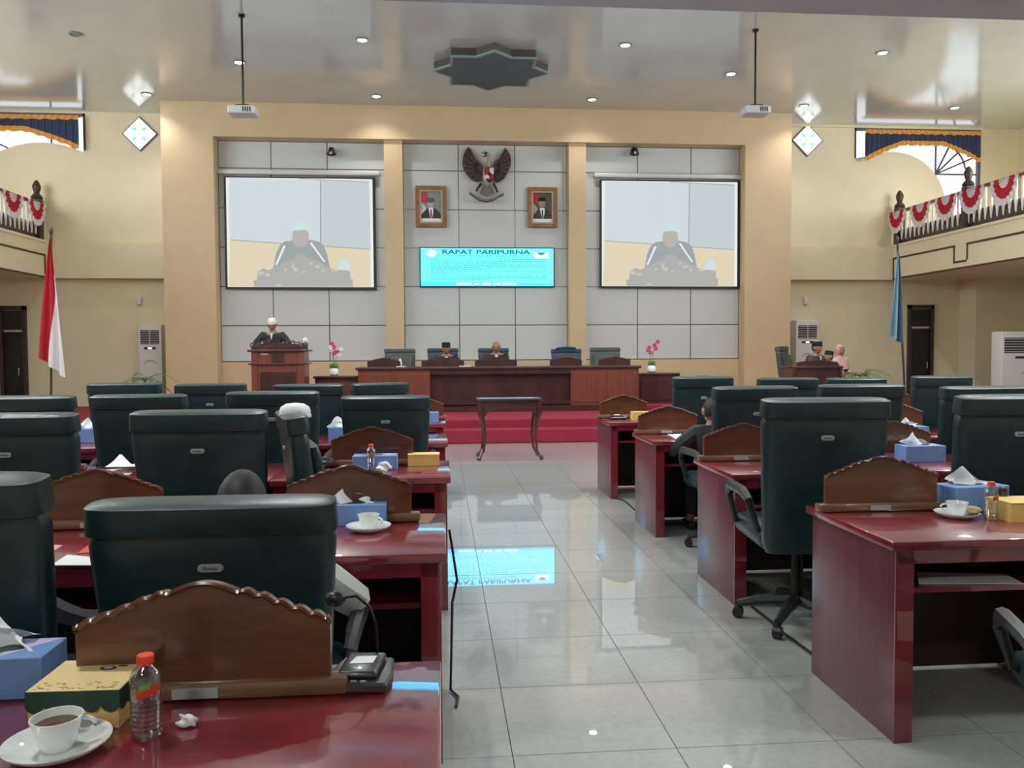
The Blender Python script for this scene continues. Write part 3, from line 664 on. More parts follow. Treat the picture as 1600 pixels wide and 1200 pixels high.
chair(315, 3.93, 640, G+'in the third left row, behind the big foreground chair', -.03)
chair(17, 3.93, 645, G+'at the left edge, third left row')
ce = chair(466, 4.2, 643, G+'turned sideways with a white cap on top', -1.3)
chair(220, 5.65, 616, G+'in the fourth left row, second from the left edge')
chair(45, 5.65, 618, G+'in the fourth left row, at the left edge')
chair(428, 5.7, 611, G+'in the fourth left row, behind the sideways chair')
chair(603, 5.8, 618, G+'in the fourth left row, nearest the aisle')
chair(197, 7.4, 598, G+'in the farthest left row, left of the potted palm')
chair(331, 7.5, 599, G+'in the farthest left row, left of the podium foot')
chair(483, 7.45, 600, G+'in the farthest left row, right of the podium foot')
chair(592, 7.3, 598, G+'in the farthest left row, nearest the aisle', .45, sx=.85)
chair(1285, 3.85, 621, G+'at the second right row, largest on the right side', -.08)
chair(1580, 3.85, 616, G+'cut off by the right edge, second right row')
chair(1176, 5.5, 603, G+'at the third right row, nearest the aisle', .1)
chair(1342, 5.55, 600, G+'at the third right row, second from the aisle')
chair(1530, 5.55, 603, G+'at the third right row, third from the aisle')
chair(1096, 7.2, 588, G+'at the farthest right row, nearest the aisle', sx=.9)
chair(1228, 7.2, 590, G+'at the farthest right row, second from the aisle', sx=.9)
chair(1335, 7.2, 590, G+'at the farthest right row, third from the aisle', sx=.9)
chair(1468, 7.2, 587, G+'at the farthest right row, fourth from the aisle', -.05, sx=.9)
dup(proto, G+'in the bottom right corner, pushed to the nearest right desk', (2.0, 2.18, 0), -.35, sc=(1, 1, .9))

# ------------------------------------------------------------------ council desks
def shield_profile(w=.25, h=.205):
    cus = [(1, .0), (1, .56), (.965, .60), (.84, .66), (.70, .72), (.56, .79), (.41, .86), (.27, .90), (0, 1)]; pts = [(1, 0)]
    for (xa, za), (xb, zb) in zip(cus[1:], cus[2:]):
        last = xb == 0
        for i in range(5):
            u = i/5; b = .035*math.sin(PI*u) if not last else .055*math.sin(PI*u*.5+PI*.0)*(1-u)*2
            pts.append((xa+(xb-xa)*u, za+(zb-za)*(math.sin(u*PI/2) if last else u)+(b if not last else 0)))
    pts.append((0, 1)); return [(x*w, z_*h) for x, z_ in pts]
def desk_proto():
    W_, D = .99, .72
    t = thing('desk', '', 'desk', (0, 0, 0), 0, 'maroon council desks')
    M().box(0, W_, 0, D, .715, .75, .006).out('tabletop', m_maroon, t)
    M().box(.03, W_-.03, .012, .03, .665, .715).out('apron', m_maroon, t)
    for x in (.02, W_-.09):
        sp = M().box(x, x+.07, .02, D-.03, 0, .715, .004).out('side_panel', m_marside, t)
        M().box(x, x+.07, .012, .02, 0, .715).out('edge_band', m_maroon, sp, label='brighter red front edge')
    M().box(.09, W_-.09, .05, D-.06, .545, .565).out('shelf', m_maroon, t)
    M().box(.09, W_-.09, D-.06, D-.04, .02, .715).out('modesty_panel', m_dark, t)
    r = shield_profile(); full = r+[(-x, z_) for x, z_ in r[-2::-1]]
    cx = RC
    M().box(cx-.285, cx+.285, .545, .60, .75, .785, .008).out('panel_rail', m_rail, t)
    s = M().prism([(cx+x, .78+z_) for x, z_ in full], .56, .588, bev=.004).out('carved_panel', m_brown, t)
    M().tube([(cx+x*1.0, .556, .78+z_*1.0) for x, z_ in full[1:-1]], .006, 6).out('carved_moulding', m_brown, s)
    M().box(cx-.06, cx+.03, .54, .546, .757, .777).out('name_strip', m_badge, t, label='small silver strip')
    return t
DESKS = []
RC = .27
dproto = desk_proto(); RC = .99-.27; dprotoL = desk_proto(); bpy.context.view_layer.update()
RW = ['nearest', 'second nearest', 'third nearest', 'fourth nearest', 'farthest']
def put(src, used, loc, label):
    if not used: src.location = loc; src['label'] = label; return src
    return dup(src, label, loc)
u = False
for r, (Y, X, n) in enumerate(((1.13, .0, 2), (2.84, .02, 3), (4.57, .055, 3), (6.3, .055, 4), (8.0, .05, 5))):
    for k in range(n):
        off = {0: -.24, 1: -.12, 2: 0, 3: .04, 4: .04}[r] if False else 0
        put(dprotoL, u, (X-.995*(k+1), Y, 0), 'maroon desk with carved panel, %s from the aisle in the %s left row' % (ORD[k], RW[r])); u = True
u = False
for r, (Y, n) in enumerate(((2.83, 2), (4.48, 3), (6.2, 4), (7.88, 5))):
    for k in range(n):
        put(dproto, u, (1.625+.995*k, Y, 0), 'maroon desk with carved panel, %s from the aisle in the %s right row' % (ORD[k], ['nearest', 'second nearest', 'third nearest', 'farthest'][r])); u = True
# slide the carved panels of the left rows to where each row carries them
SH = {0: .205, 1: .12, 2: 0, 3: 0, 4: 0}
for o in list(COL.objects):
    if o.name.startswith('desk') and o.type == 'EMPTY' and 'left row' in o['label']:
        for r in (0, 1):
            if ('%s left row' % RW[r]) in o['label'] and ('second nearest' in o['label']) == (r == 1):
                for c in o.children:
                    if c.name.split('.')[0] in ('panel_rail', 'carved_panel', 'name_strip'): c.location.x -= SH[r]-.0

# ------------------------------------------------------------------ desk things
def crumple(m, c, r, seed, n=12, sq=(1, 1, 1)):
    rr = random.Random(seed)
    b = bmesh.new(); bmesh.ops.create_icosphere(b, subdivisions=3, radius=1)
    ph = [(rr.uniform(2, 6), rr.uniform(2, 6), rr.uniform(2, 6), rr.uniform(0, 6)) for _ in range(5)]
    me = bpy.data.meshes.new('x')
    for v in b.verts:
        d = 1+sum(.10*math.sin(v.co.x*a+v.co.y*b_+v.co.z*c_+p) for a, b_, c_, p in ph)+rr.uniform(-.05, .05)
        v.co = Vector((v.co.x*sq[0], v.co.y*sq[1], max(-.5, v.co.z)*sq[2]))*r*d+Vector(c)
    b.to_mesh(me); b.free(); m.bm.from_mesh(me); bpy.data.meshes.remove(me); return m
def tissue_box(p, label, w=.24, d=.12, h=.085, rz=0, seed=1, tissue=True):
    t = thing('tissue_box', label, 'tissue box', p, rz, 'blue tissue boxes')
    M().box(-w/2, w/2, -d/2, d/2, 0, h, .002, 1).out('carton', m_blue, t)
    M().prism([(w/2-.09, -d/2+.006), (w/2-.006, d/2-.006), (w/2-.09, d/2-.006)], h, h+.0008, 'XY').out('lavender_corner', m_lav, t, False, label='lavender patch on the lid')
    M().prism(ell(-.01, 0, .075, .025), h+.0002, h+.001, 'XY').out('opening', m_dgreen, t, False)
    if tissue:
        rr = random.Random(seed); hh = rr.uniform(.06, .075)
        def fn(u_, v): return (-.09+.16*u_+.02*math.sin(v*3+seed), .022*math.sin(u_*9+seed)*(1-.3*v)+.03*v, h+.0+hh*v*(.28+.9*math.exp(-((u_-.35-.1*math.sin(seed))/.24)**2))+.004*math.sin(u_*17)*v)
        m = M().grid(fn, 24, 8)
        def fn2(u_, v): return (-.075+.14*u_, .02+.035*v+.012*math.sin(u_*8), h+hh*.5*(1-v)*math.sin(PI*(.1+.8*u_))+.006)
        m.grid(fn2, 20, 6); m.out('tissue', m_tissue, t)
    return t
def snack_box(p, label, w=.165, d=.15, h=.075, rz=0, scallop=True, plain=False):
    t = thing('snack_box', label, 'box', p, rz, 'yellow snack boxes')
    M().box(-w/2, w/2, -d/2, d/2, 0, h-.004, .001, 1).out('carton', m_yel, t)
    M().box(-w/2-.002, w/2+.002, -d/2-.002, d/2+.002, h-.004, h, .001, 1).out('lid', m_yellid if scallop else m_yel, t)
    if scallop:
        def strip(L, n): 
            P = [(-L/2, h-.001)]
            P += [(-L/2, h-.026)]
            for k in range(n):
                c = -L/2+L*(k+.5)/n; rr_ = L/n/2
                P += [(c-rr_*math.cos(PI*i/8), h-.026-.016*math.sin(PI*i/8)) for i in range(1, 8)]+[(c+rr_, h-.026)]
            return P+[(L/2, h-.001)]
        M().prism(strip(w+.005, 5), -d/2-.004, -d/2-.002).out('scalloped_edge', m_dgreen, t, False, label='dark green scalloped band')
        M().prism(strip(d+.005, 5), w/2+.002, w/2+.004, 'YZ').out('scalloped_edge', m_dgreen, t, False, label='dark green scalloped band')
        M().prism(ell(.02, .03, .016, .010), h, h+.001, 'XY').prism(ell(.045, .04, .010, .004), h, h+.001, 'XY').out('printed_ring', m_dbrown, t, False); M().prism(ell(.02, .03, .009, .005), h+.0005, h+.0015, 'XY').out('ring_centre', m_white, t, False)
        m = M(); rr = random.Random(5)
        for k in range(40):
            x, y = rr.uniform(-.075, .07), -.07+rr.random()**2*.03; m.box(x, x+rr.uniform(.002, .01), y, y+.0015, h, h+.0008)
        m.out('printed_foliage', mat('olive_print', (.35, .25, .08), .6), t, False, 'stuff')
    return t
def bottle(p, label, h=.15, r=.028):
    t = thing('water_bottle', label, 'bottle', p, 0, 'small water bottles'); k = h/.15
    pr = [(0, .002), (r*.8, 0), (r, .006)]
    for i in range(7): pr += [(r, .012+i*.009), (r*.93, .0165+i*.009)]
    pr += [(r, .076), (r, .10), (r*.98, .112), (r*.82, .123), (r*.5, .131), (r*.45, .136)]
    M().lathe([(a, b*k) for a, b in pr], n=24).out('bottle_body', m_water, t)
    M().lathe([(r*.5, .134*k), (r*.54, .135*k), (r*.54, .149*k), (r*.5, .151*k), (0, .151*k)], n=18).out('cap', m_redcap, t)
    def fn(a0, a1, z0, z1, sl): return lambda u_, v: (1.02*r*math.cos(a0+(a1-a0)*u_), 1.02*r*math.sin(a0+(a1-a0)*u_), (z0+(z1-z0)*v)*k+sl*u_)
    M().grid(fn(-1.9, -.3, .078, .094, .010), 12, 1).out('label_band', m_label, t); M().grid(fn(-1.7, -1.0, .094, .104, .003), 8, 1).out('label_patch', m_labelg, t, label='green patch on the label')
    M().lathe([(r*.9, .008), (r*.9, .066*k), (0, .066*k)], n=16).out('water', glassy('water', (.92, .94, .95), .08), t)
    return t
def cup(p, label, s=1, rz=.3, bread=False, tilt=0):
    t = thing('coffee_cup', label, 'cup', p, rz, 'white cups and saucers', (s, s, s))
    sa = M().lathe([(0, .004), (.045, .002), (.05, 0), (.07, .008), (.087, .020), (.088, .023), (.07, .013), (.045, .007), (0, .007)], n=32).out('saucer', m_porc, t)
    M().lathe([(0, .009), (.025, .008), (.027, .012), (.034, .03), (.040, .055), (.043, .064), (.0405, .064), (.037, .052), (.03, .028), (.02, .016), (0, .015)], n=32).out('cup_body', m_porc, t)
    M().lathe([(0, .050), (.0365, .050), (.0365, .0505), (0, .0505)], n=24).out('coffee', m_coffee, t)
    M().tube([(.034+.026*math.sin(a*PI/10), 0, .040+.014*math.cos(a*PI/10)) for a in range(11)], .0042, 10).out('handle', m_porc, t)
    if bread: M().ball((-.055, -.03, .03), (.038, .03, .016)).out('biscuit', m_bread, t, label='pale brown biscuit on the saucer')
    return t
def mic(p, label, rz=0, neck=True, lab=True, s=1, pts=None):
    t = thing('conference_microphone', label, 'microphone', p, rz, 'desk microphone units', (s, s, s))
    M().prism([(-.065, -.075), (.065, -.075), (.07, -.02), (.055, .075), (-.055, .075), (-.07, -.02)], 0, .022, 'XY', bev=.005).out('base', m_conc, t)
    M().box(-.042, .042, -.055, .065, .02, .038, .012, 3).out('raised_panel', m_conc, t)
    for k in range(3): M().box(-.03+k*.02, -.018+k*.02, -.066, -.062, .022, .024).out('button', m_badge, t, False)
    if lab: M().prism([(-.025, -.01), (.024, -.005), (.026, .035), (-.018, .03)], .0385, .0392, 'XY').out('paper_label', m_white, t, False, label='white paper label')
    if neck:
        P = pts or [(.02, .07, .03), (.015, .08, .09), (.0, .085, .13), (-.03, .085, .155), (-.075, .08, .15)]
        M().tube(P, .0035, 8).out('gooseneck', m_blackmetal, t); e = Vector(P[-1])
        M().ball(e, (.024, .018, .018)).out('microphone_head', m_black, t)
    return t
def paper(pts, z_, label, name='paper_sheet', mm=m_white, lift=0, cat='paper'):
    P = [atZ(px, py, z_) for px, py in pts]
    m = M(); m.prism([(p.x, p.y) for p in P], z_+.0005, z_+.003, 'XY')
    if lift: 
        for v in m.bm.verts: 
            if (v.co-Vector((P[1].x, P[1].y, z_))).length < .03: v.co.z += lift
    o = m.out(name, mm, None, False); return tag(o, label, cat)
TZ = .75
P = lambda px, py, z_=TZ: atZ(px, py, z_)
# nearest left desk
q = P(65, 1092); tissue_box((q.x-.12, q.y+.06, TZ), 'large blue tissue box at the left edge, nearest left desk', seed=2)
q = P(120, 1142); snack_box((q.x-.005, q.y+.08, TZ), 'yellow snack box with dark green scalloped edge, nearest left desk', rz=-.03)
q = P(230, 1150); bottle((q.x, q.y, TZ), 'orange-capped water bottle right of the scalloped yellow box')
q = P(90, 1175); cup((q.x, q.y, TZ), 'white cup tilted on its saucer at the bottom left corner', 1, .4)
q = P(293, 1135); o = crumple(M(), (0, 0, .010), .017, 4, sq=(1, .8, .8)).out('crumpled_paper', m_white); o.location = (q.x, q.y, TZ); tag(o, 'small crumpled white scrap on the maroon tabletop', 'paper')
q = P(566, 1062); mic((q.x, q.y, TZ), 'black desk microphone with paper label on the nearest left desk', -.12)
# second left desk
q = P(560, 822); tissue_box((q.x-.01, q.y+.06, TZ), 'blue tissue box behind the white cup on the second left desk', seed=3)
q = P(576, 829); cup((q.x, q.y, TZ), 'white cup on a saucer at the aisle end of the second left desk', 1, -.4)
paper([(80, 884), (160, 884), (160, 873), (105, 868)], TZ, 'white sheet at the front edge of the second left desk', lift=0)
paper([(58, 864), (80, 864), (98, 853), (75, 852)], TZ, 'pink sheet lying left on the second left desk', mm=mat('pink_sheet', (.6, .25, .28), .6))
paper([(120, 866), (165, 862), (165, 848), (145, 848)], TZ, 'red leaflet lying behind the white sheet', mm=mat('red_sheet', (.6, .05, .06), .5), name='leaflet')
# third left row
q = P(584, 738); tissue_box((q.x, q.y+.14, TZ), 'blue tissue box behind a bottle on the third left desk', tissue=False, w=.26)
q = P(580, 735); bottle((q.x, q.y, TZ), 'red-capped water bottle before the blue box on the third left desk', .155, .027)
q = P(600, 735); o = crumple(M(), (0, 0, .018), .042, 9, sq=(1, .8, .8)).out('crumpled_tissue', m_tissue); o.location = (q.x, q.y, TZ); tag(o, 'crumpled white tissue right of the bottle on the third left desk', 'tissue')
q = P(662, 728); snack_box((q.x, q.y+.06, TZ), 'plain yellow box near the aisle on the third left desk', .19, .12, .07, scallop=False)
for k, (px, py, s) in enumerate(((510, 730, .05), (540, 722, .05))):
    q = P(px, py); o = crumple(M(), (0, 0, .025), s, 20+k, sq=(1.1, .7, .7)).out('crumpled_cloth', m_leath2); o.location = (q.x, q.y, TZ); tag(o, 'grey crumpled napkin, %s, beside the sideways chair' % ('left of the two' if k == 0 else 'right of the two'), 'napkin')
M_ = M(); q = P(196, 728)
m = M().grid(lambda u_, v: (-.1+.2*u_, -.06+.12*v, .003+.07*max(0, 1-abs(u_-.25)*3.2)*v), 14, 6); o = m.out('folded_paper', m_white); o.location = (q.x, q.y, TZ); tag(o, 'white folded paper standing open on the third left row', 'paper')
# fourth and fifth left rows
q = P(532, 692); tissue_box((q.x, q.y+.05, TZ), 'blue tissue box left of the fourth-row aisle chair', .18, .12, .12, seed=5)
q = P(676, 660); tissue_box((q.x, q.y+.05, TZ), 'small blue box near the aisle in the farthest left row', .12, .12, .1, tissue=False)
q = P(137, 692); tissue_box((q.x, q.y+.05, TZ), 'blue tissue box far left, beside the red stage edge', .2, .12, .11, seed=6)
# right rows
q = P(964, 655); mic((q.x, q.y, TZ), 'small microphone unit on the farthest right desk near the aisle', 0, False, True, 1.2)
q = P(1004, 656); snack_box((q.x, q.y+.04, TZ), 'yellow box on the farthest right desk near the aisle', .2, .14, .08, scallop=False)
paper([(1043, 679), (1058, 687), (1085, 687), (1082, 678)], TZ, 'white sheet beside the dark sleeve on the third right row')
q = P(1446, 722); tissue_box((q.x, q.y+.06, TZ), 'blue tissue box on the second right row, left of the cut-off chair', .26, .13, .10, seed=8)
q = P(1430, 676); tissue_box((q.x, q.y+.06, TZ), 'blue tissue box with crumpled tissue on the third right row', .24, .13, .05, seed=4)
q = P(1540, 803); tissue_box((q.x+.02, q.y+.13, TZ), 'blue tissue box with a long tissue on the nearest right desk', .27, .14, .105, seed=7, rz=.15)
q = P(1495, 808); cup((q.x, q.y, TZ), 'white cup with a biscuit on its saucer, nearest right desk', 1, 2.6, True)
q = P(1548, 812); bottle((q.x, q.y, TZ), 'red-capped water bottle on the nearest right desk', .155, .027)
q = P(1610, 815); snack_box((q.x, q.y+.06, TZ), 'yellow box cut off by the right edge, nearest right desk', .19, .15, .08, scallop=False)
q = P(1571, 806); t = thing('handset', 'dark upright handset behind the bottle on the nearest right desk', 'phone', (q.x, q.y+.03, TZ)); M().box(-.022, .022, -.02, .02, 0, .12, .015, 3).out('body', m_black, t); M().box(-.015, .015, -.022, -.019, .07, .1).out('display', m_grill, t)
q = P(1490, 792); o = crumple(M(), (0, 0, .02), .035, 30).out('crumpled_tissue', m_tissue); o.location = (q.x, q.y+.06, TZ); tag(o, 'pale crumpled tissue behind the cup with the biscuit', 'tissue')
q = P(1468, 800); t = thing('desk_microphone_ball', 'dark round microphone beside the nearest right carved panel', 'microphone', (q.x, q.y+.12, TZ)); t.name = 'desk_microphone'
M().lathe([(.03, 0), (.03, .01), (.01, .015)], n=12).out('foot', m_black, t); M().tube([(0, 0, .01), (0, 0, .05)], .005, 6).out('stem', m_black, t); M().ball((0, 0, .07), (.022, .022, .028)).out('microphone_head', m_leath2, t)
o = paper([(1436, 913), (1600, 913), (1570, 897), (1432, 895)], .567, 'pale papers on the open shelf of the nearest right desk')
paper([(527, 893), (560, 888), (548, 880), (527, 880)], .567, 'pale plate edge on the shelf of the second left desk', name='pale_sheet') if False else None
# cables
def cable(pts, label, r=.006):
    o = M().tube(pts, r, 6).out('cable', m_black); tag(o, label, 'cable')
cable([(.03, 3.45, .70), (.045, 3.44, .6), (.06, 3.40, .5), (.04, 3.42, .4), (.035, 3.45, .2), (.03, 3.47, .008), (.06, 3.4, .008), (.05, 3.3, .008)], 'black cable hanging down the aisle side of the second left desk')
a = [P(px, py, .008) for px, py in ((960, 778), (975, 782), (985, 790), (992, 797))]; cable(a, 'thin black cable on the floor by the farthest right desk')
a = [P(px, py, .008) for px, py in ((1175, 948), (1200, 968), (1225, 990), (1250, 1008), (1274, 1026))]; cable(a, 'black cable on the tiles between the nearest two right desks', .008)
# white cap on the sideways chair
q = atY(461, 652, 4.2); t = thing('white_cap', 'white knitted cap lying on the sideways chair top', 'cap', (q.x, q.y, q.z)); M().lathe([(.075, 0), (.078, .03), (.07, .052), (.045, .068), (0, .073)], n=20).out('crown', m_wcap, t); M().lathe([(.08, 0), (.082, .012), (.076, .014), (.076, 0)], n=20).out('hem', m_wcap, t)

# ------------------------------------------------------------------ glass-topped table before the stage
p0, p1 = atY(750, 720, 10.9), atY(845, 718, 10.9); tw = p1.x-p0.x
t = thing('side_table', 'small dark wooden table with curved legs standing before the stage steps', 'table', ((p0.x+p1.x)/2, 10.9, 0))
zt = atY(797, 623, 10.9).z; w = tw/2
M().box(-w-.03, w+.03, -.05, .5, zt-.025, zt, .006).out('tabletop', m_dwood, t)
M().box(-w, w, -.02, .47, zt, zt+.008, .003).out('glass_sheet', mat('table_glass', (.10, .11, .12), .05, coat=1), t)
M().box(-w+.02, w-.02, -.01, .46, zt-.13, zt-.025).out('apron', m_dwood, t)
for x in (-1, 1):
    for y in (0, .45):
        lg = M().tube([(x*(w-.03), y, zt-.03), (x*(w-.01), y, zt-.16), (x*(w-.05), y, zt-.32), (x*(w-.07), y, .3), (x*(w-.05), y, .12), (x*(w-.01), y, .05), (x*(w+.02), y, .035)], [.035, .038, .026, .018, .017, .02, .03], 8).ball((x*(w+.01), y, .025), (.03, .03, .025)).out('leg', m_dwood, t)
        if y == 0: M().prism([(x*(w-.05), zt-.13), (x*(w-.16), zt-.13), (x*(w-.06), zt-.24)], y-.01, y+.01).out('bracket', m_dwood, lg, False)

# ------------------------------------------------------------------ stage furniture
def xz(px, py, Y): v = atY(px, py, Y); return v.x, v.z
Yd = 15.0
x0, zt = xz(559, 574, Yd); x1, _ = xz(998, 576, Yd); xa, _ = xz(672, 600, Yd); xb, _ = xz(892, 600, Yd)
t = thing('council_bench', 'long dark wooden leaders bench on the stage with reddish side cupboards', 'desk', (0, 0, .45)); h = zt-.45
M().box(x0-.04, x1+.04, Yd-.04, Yd+.75, h-.05, h, .01).out('worktop', m_dwood, t)
for a, b in ((x0, xa), (xb, x1)):
    c = M().box(a, b, Yd, Yd+.6, 0, h-.05).out('cupboard', m_swood, t, False)
    for k in range(2): M().box(a+.04+k*(b-a)/2, a+(k+1)*(b-a)/2-.04, Yd-.012, Yd, .05, h-.12, .006).out('cupboard_panel', m_swood, c, False)
M().box(xa, xb, Yd+.12, Yd+.16, 0, h-.05).out('recessed_front', m_dwood, t, False)
M().box(xa, xb, Yd-.02, Yd+.12, .03, .08).out('foot_ledge', m_dwood, t); M().box(x0, x1, Yd-.19, Yd-.152, -.088, .0).box(x0, x1, Yd-.19, Yd, 0, .012).out('plinth', m_dwood, t)
M().box(xa, xb, Yd, Yd+.02, h-.14, h-.05).out('front_rail', m_dwood, t)
prof = shield_profile(.30, .17); full = prof+[(-x, z_) for x, z_ in prof[-2::-1]]
for k, (px, w_) in enumerate(((600, 1), (692, 1.3), (775, 1.3), (884, 1.0), (960, 1.0))):
    x, _ = xz(px, 570, Yd+.2); M().prism([(x+a*w_, h+b) for a, b in full], Yd+.18, Yd+.21, bev=.005).out('carved_panel', m_dwood, t, False)
for sd, (pa, pb, py) in (('left', (492, 561, 588)), ('right', (996, 1062, 583))):
    a, z_ = xz(pa, py, 15.25); b, _ = xz(pb, py, 15.25)
    t = thing('side_cabinet', 'low dark wooden cabinet at the %s end of the leaders bench' % sd, 'cabinet', (0, 0, .45))
    M().box(a-.03, b, 15.22, 15.7, z_-.49, z_-.45, .006).out('cabinet_top', m_dwood, t); M().box(a, b, 15.25, 15.68, 0, z_-.49).out('body', m_dwood, t, False)
    M().box(a+.06, b-.06, 15.235, 15.25, .06, z_-.56, .005).out('door', m_swood if sd == 'left' else m_dwood, t, False)
    px = 522 if sd == 'left' else 1018; x, _ = xz(px, py, 15.4)
    v = thing('orchid_vase', 'white pot of pink orchids on the %s low cabinet' % sd, 'flower pot', (x, 15.4, z_), 0, 'orchid pots')
    M().lathe([(.05, 0), (.085, .03), (.09, .08), (.07, .13), (.065, .14), (0, .135)], n=18).out('pot', m_porc, v)
    s = 1 if sd == 'left' else 1
    for j, (dx, hh) in enumerate(((-.03, .46), (.07, .36), (-.01, .40)) if sd == 'left' else ((-.04, .35), (.06, .46))):
        st = M().tube([(0, 0, .13), (dx*.5, 0, .13+hh*.5), (dx, 0, .13+hh*.85), (dx*1.6, 0, .13+hh)], .006, 5).out('stem', m_leaf, v)
        for i in range(3): 
            fx, fz = dx*(1+.3*i)+.02*(-1)**i, .13+hh*(.72+.14*i)
            for a_ in range(5): M().ball((fx+.025*math.cos(a_*1.257), -.01, fz+.025*math.sin(a_*1.257)), (.02, .01, .02), 8, 5).out('petal', m_pink if (i+j) % 2 == 0 or sd == 'right' else m_wcloth, st)
    for a_ in range(4): M().ball((.05*math.cos(a_*1.6+.4), .05*math.sin(a_*1.6+.4), .18), (.04, .015, .05), 8, 6).out('leaf', m_leaf, v)
# papers and glasses on the bench
for px, lab, w_ in ((726, 'white sheet on the leaders bench between the two seated men', .22), (627, 'white sheet at the left part of the leaders bench', .16)):
    x, _ = xz(px, 572, Yd+.3); o = M().box(-w_/2, w_/2, -.1, .1, 0, .012).out('paper_sheet', m_white); o.location = (x, Yd+.15, zt+.001); tag(o, lab, 'paper')
for px, lab in ((797, 'white bottle beside the bald man on the leaders bench'), (625, 'white tissue pack on the leaders bench, left end')):
    x, _ = xz(px, 566, Yd+.3); o = M().lathe([(.03, 0), (.035, .01), (.035, .09), (.015, .13), (.015, .15), (0, .15)], n=12).out('bench_bottle', m_porc); o.location = (x, Yd+.35, zt+.001); tag(o, lab, 'bottle')
# podium
Yp = 14.35; px0, px1 = xz(387, 560, Yp)[0], xz(481, 560, Yp)[0]; cx = (px0+px1)/2; hw = (px1-px0)/2; zp = xz(434, 546, Yp)[1]-.36
t = thing('podium', 'dark reddish carved wooden podium on the left of the stage', 'podium', (cx, Yp, .36))
M().box(-hw+.06, hw-.06, 0, .5, 0, zp-.03).out('body', m_swood, t, False)
M().box(-hw, hw, -.05, .55, zp-.04, zp, .012).out('top_ledge', m_dwood, t)
M().box(-hw+.01, hw-.01, -.04, .5, zp-.26, zp-.23, .008).out('moulding', m_dwood, t)
M().box(-hw+.2, hw-.2, -.012, 0, .1, zp-.38, .005).out('front_panel', m_dwood, t, False); M().box(-.1, .1, -.015, 0, zp-.22, zp-.06, .004).out('emblem_panel', m_dwood, t, False)
M().box(-hw+.22, -hw+.34, -.012, 0, zp-.09, zp-.07).out('name_plate', m_badge, t, False)
for x in (-1, 1): M().box(x*(hw-.11)-.05, x*(hw-.11)+.05, -.02, .02, 0, zp-.04, .01).out('corner_post', m_swood, t, False)
cv = M().box(-hw+.06, hw-.06, -.01, .02, zp, zp+.06, .006).prism([(a*1.25, zp+.04+b*.42) for a, b in full], 0, .03, bev=.004).out('carved_crest', m_dwood, t, False)
for s in (-1, 1):
    for k in range(4):
        c = (s*(.17+k*.085), .005, zp+.13-.02*k); M().tube([(c[0]+.04*math.cos(a)*(1-a/16), c[1], c[2]+.04*math.sin(a)*(1-a/16)) for a in [j*.6 for j in range(14)]], .011, 6).out('scroll', m_dwood, cv)
ms_ = thing('podium_microphone', 'slim podium microphone left of the white-capped speaker', 'microphone', (cx-.26, Yp+.2, .36+zp)); M().tube([(0, 0, 0), (.02, 0, .15), (.07, 0, .28)], .007, 6).out('stem', m_blackmetal, ms_); M().tube([(.06, 0, .25), (.085, 0, .32)], .014, 8).out('microphone_head', m_badge, ms_)
o = thing('napkin_holder', 'dark holder with white flowers on the podium right end', 'vase', (cx+.42, Yp+.2, .36+zp)); M().lathe([(.05, 0), (.06, .1), (.05, .12), (0, .11)], n=14).out('vase', m_dbrown, o); crumple(M(), (0, 0, .14), .055, 3).out('flowers', m_wcap, o)
# right side table with palm
a, zt2 = xz(1238, 572, 13.4); b, _ = xz(1318, 572, 13.4)
t = thing('side_bench', 'dark maroon side desk with carved panel on the right of the stage', 'desk', (0, 0, .36))
M().box(a, b, 13.4, 13.9, zt2-.40, zt2-.36, .008).out('worktop', m_dwood, t); M().box(a+.04, b-.04, 13.43, 13.46, 0, zt2-.4).out('front', m_dwood, t, False)
M().box(a+.02, a+.07, 13.4, 13.88, 0, zt2-.4).out('side_panel', m_dwood, t, False); M().box(b-.07, b-.02, 13.4, 13.88, 0, zt2-.4).out('side_panel', m_dwood, t, False)
M().prism([((a+b)/2+x*1.2, zt2-.36+z_*.6) for x, z_ in full], 13.42, 13.45, bev=.004).out('carved_panel', m_dwood, t, False)

# stage chairs
sp = chair_proto(m_leath3, False, False); bpy.context.view_layer.update(); used = False
def stchair(px, top, Yb, label, rz=PI, base=.45, ml=None):
    global used
    v = atY(px, top, Yb); s = (v.z-base)/1.15; loc = (v.x+math.sin(rz)*-.33*.0, Yb-.33 if abs(rz) > 1.5 else Yb+.33, base)
    if not used: used = True; o = sp; o.location = loc; o.rotation_euler = (0, 0, rz); o.scale = (1, 1, s); o['label'] = label
    else: o = dup(sp, label, loc, rz, sc=(1, 1, s))
    if ml:
        for c in o.children:
            if c.name.split('.')[0] in ('backrest', 'headrest', 'back_cushion', 'seat'):
                c.data = c.data.copy(); c.data.materials[0] = ml
    return o
stchair(692, 544, 16.4, 'dark blue chair of the man in the black cap on the stage')
stchair(771, 544, 16.4, 'dark blue chair of the bald man on the stage')
stchair(885, 545, 16.4, 'empty dark chair with a blue cloth right of the bald man', PI, .45, m_leath3)
stchair(632, 545, 16.4, 'empty grey-green chair at the left of the leaders bench', PI+.25, .45, m_leath2)
stchair(940, 543, 16.4, 'empty grey-green chair at the right of the leaders bench', PI-.2, .45, m_leath2)
stchair(1241, 541, 14.9, 'grey-green chair beside the ochre portal, right of the stage', PI+.9, .36, m_leath2)
o = M().grid(lambda u_, v: (-.2+.4*u_, .02-.09*math.sin(PI*v), .02*math.sin(u_*3)-.10*abs(v-.5)*1.2), 12, 8).out('blue_cloth', mat('bright_blue_cloth', (.10, .32, .48), .5)); v = atY(884, 545, 16.3); o.location = (v.x, 16.33, v.z+.025); tag(o, 'light blue cloth over the top of the empty stage chair', 'cloth')

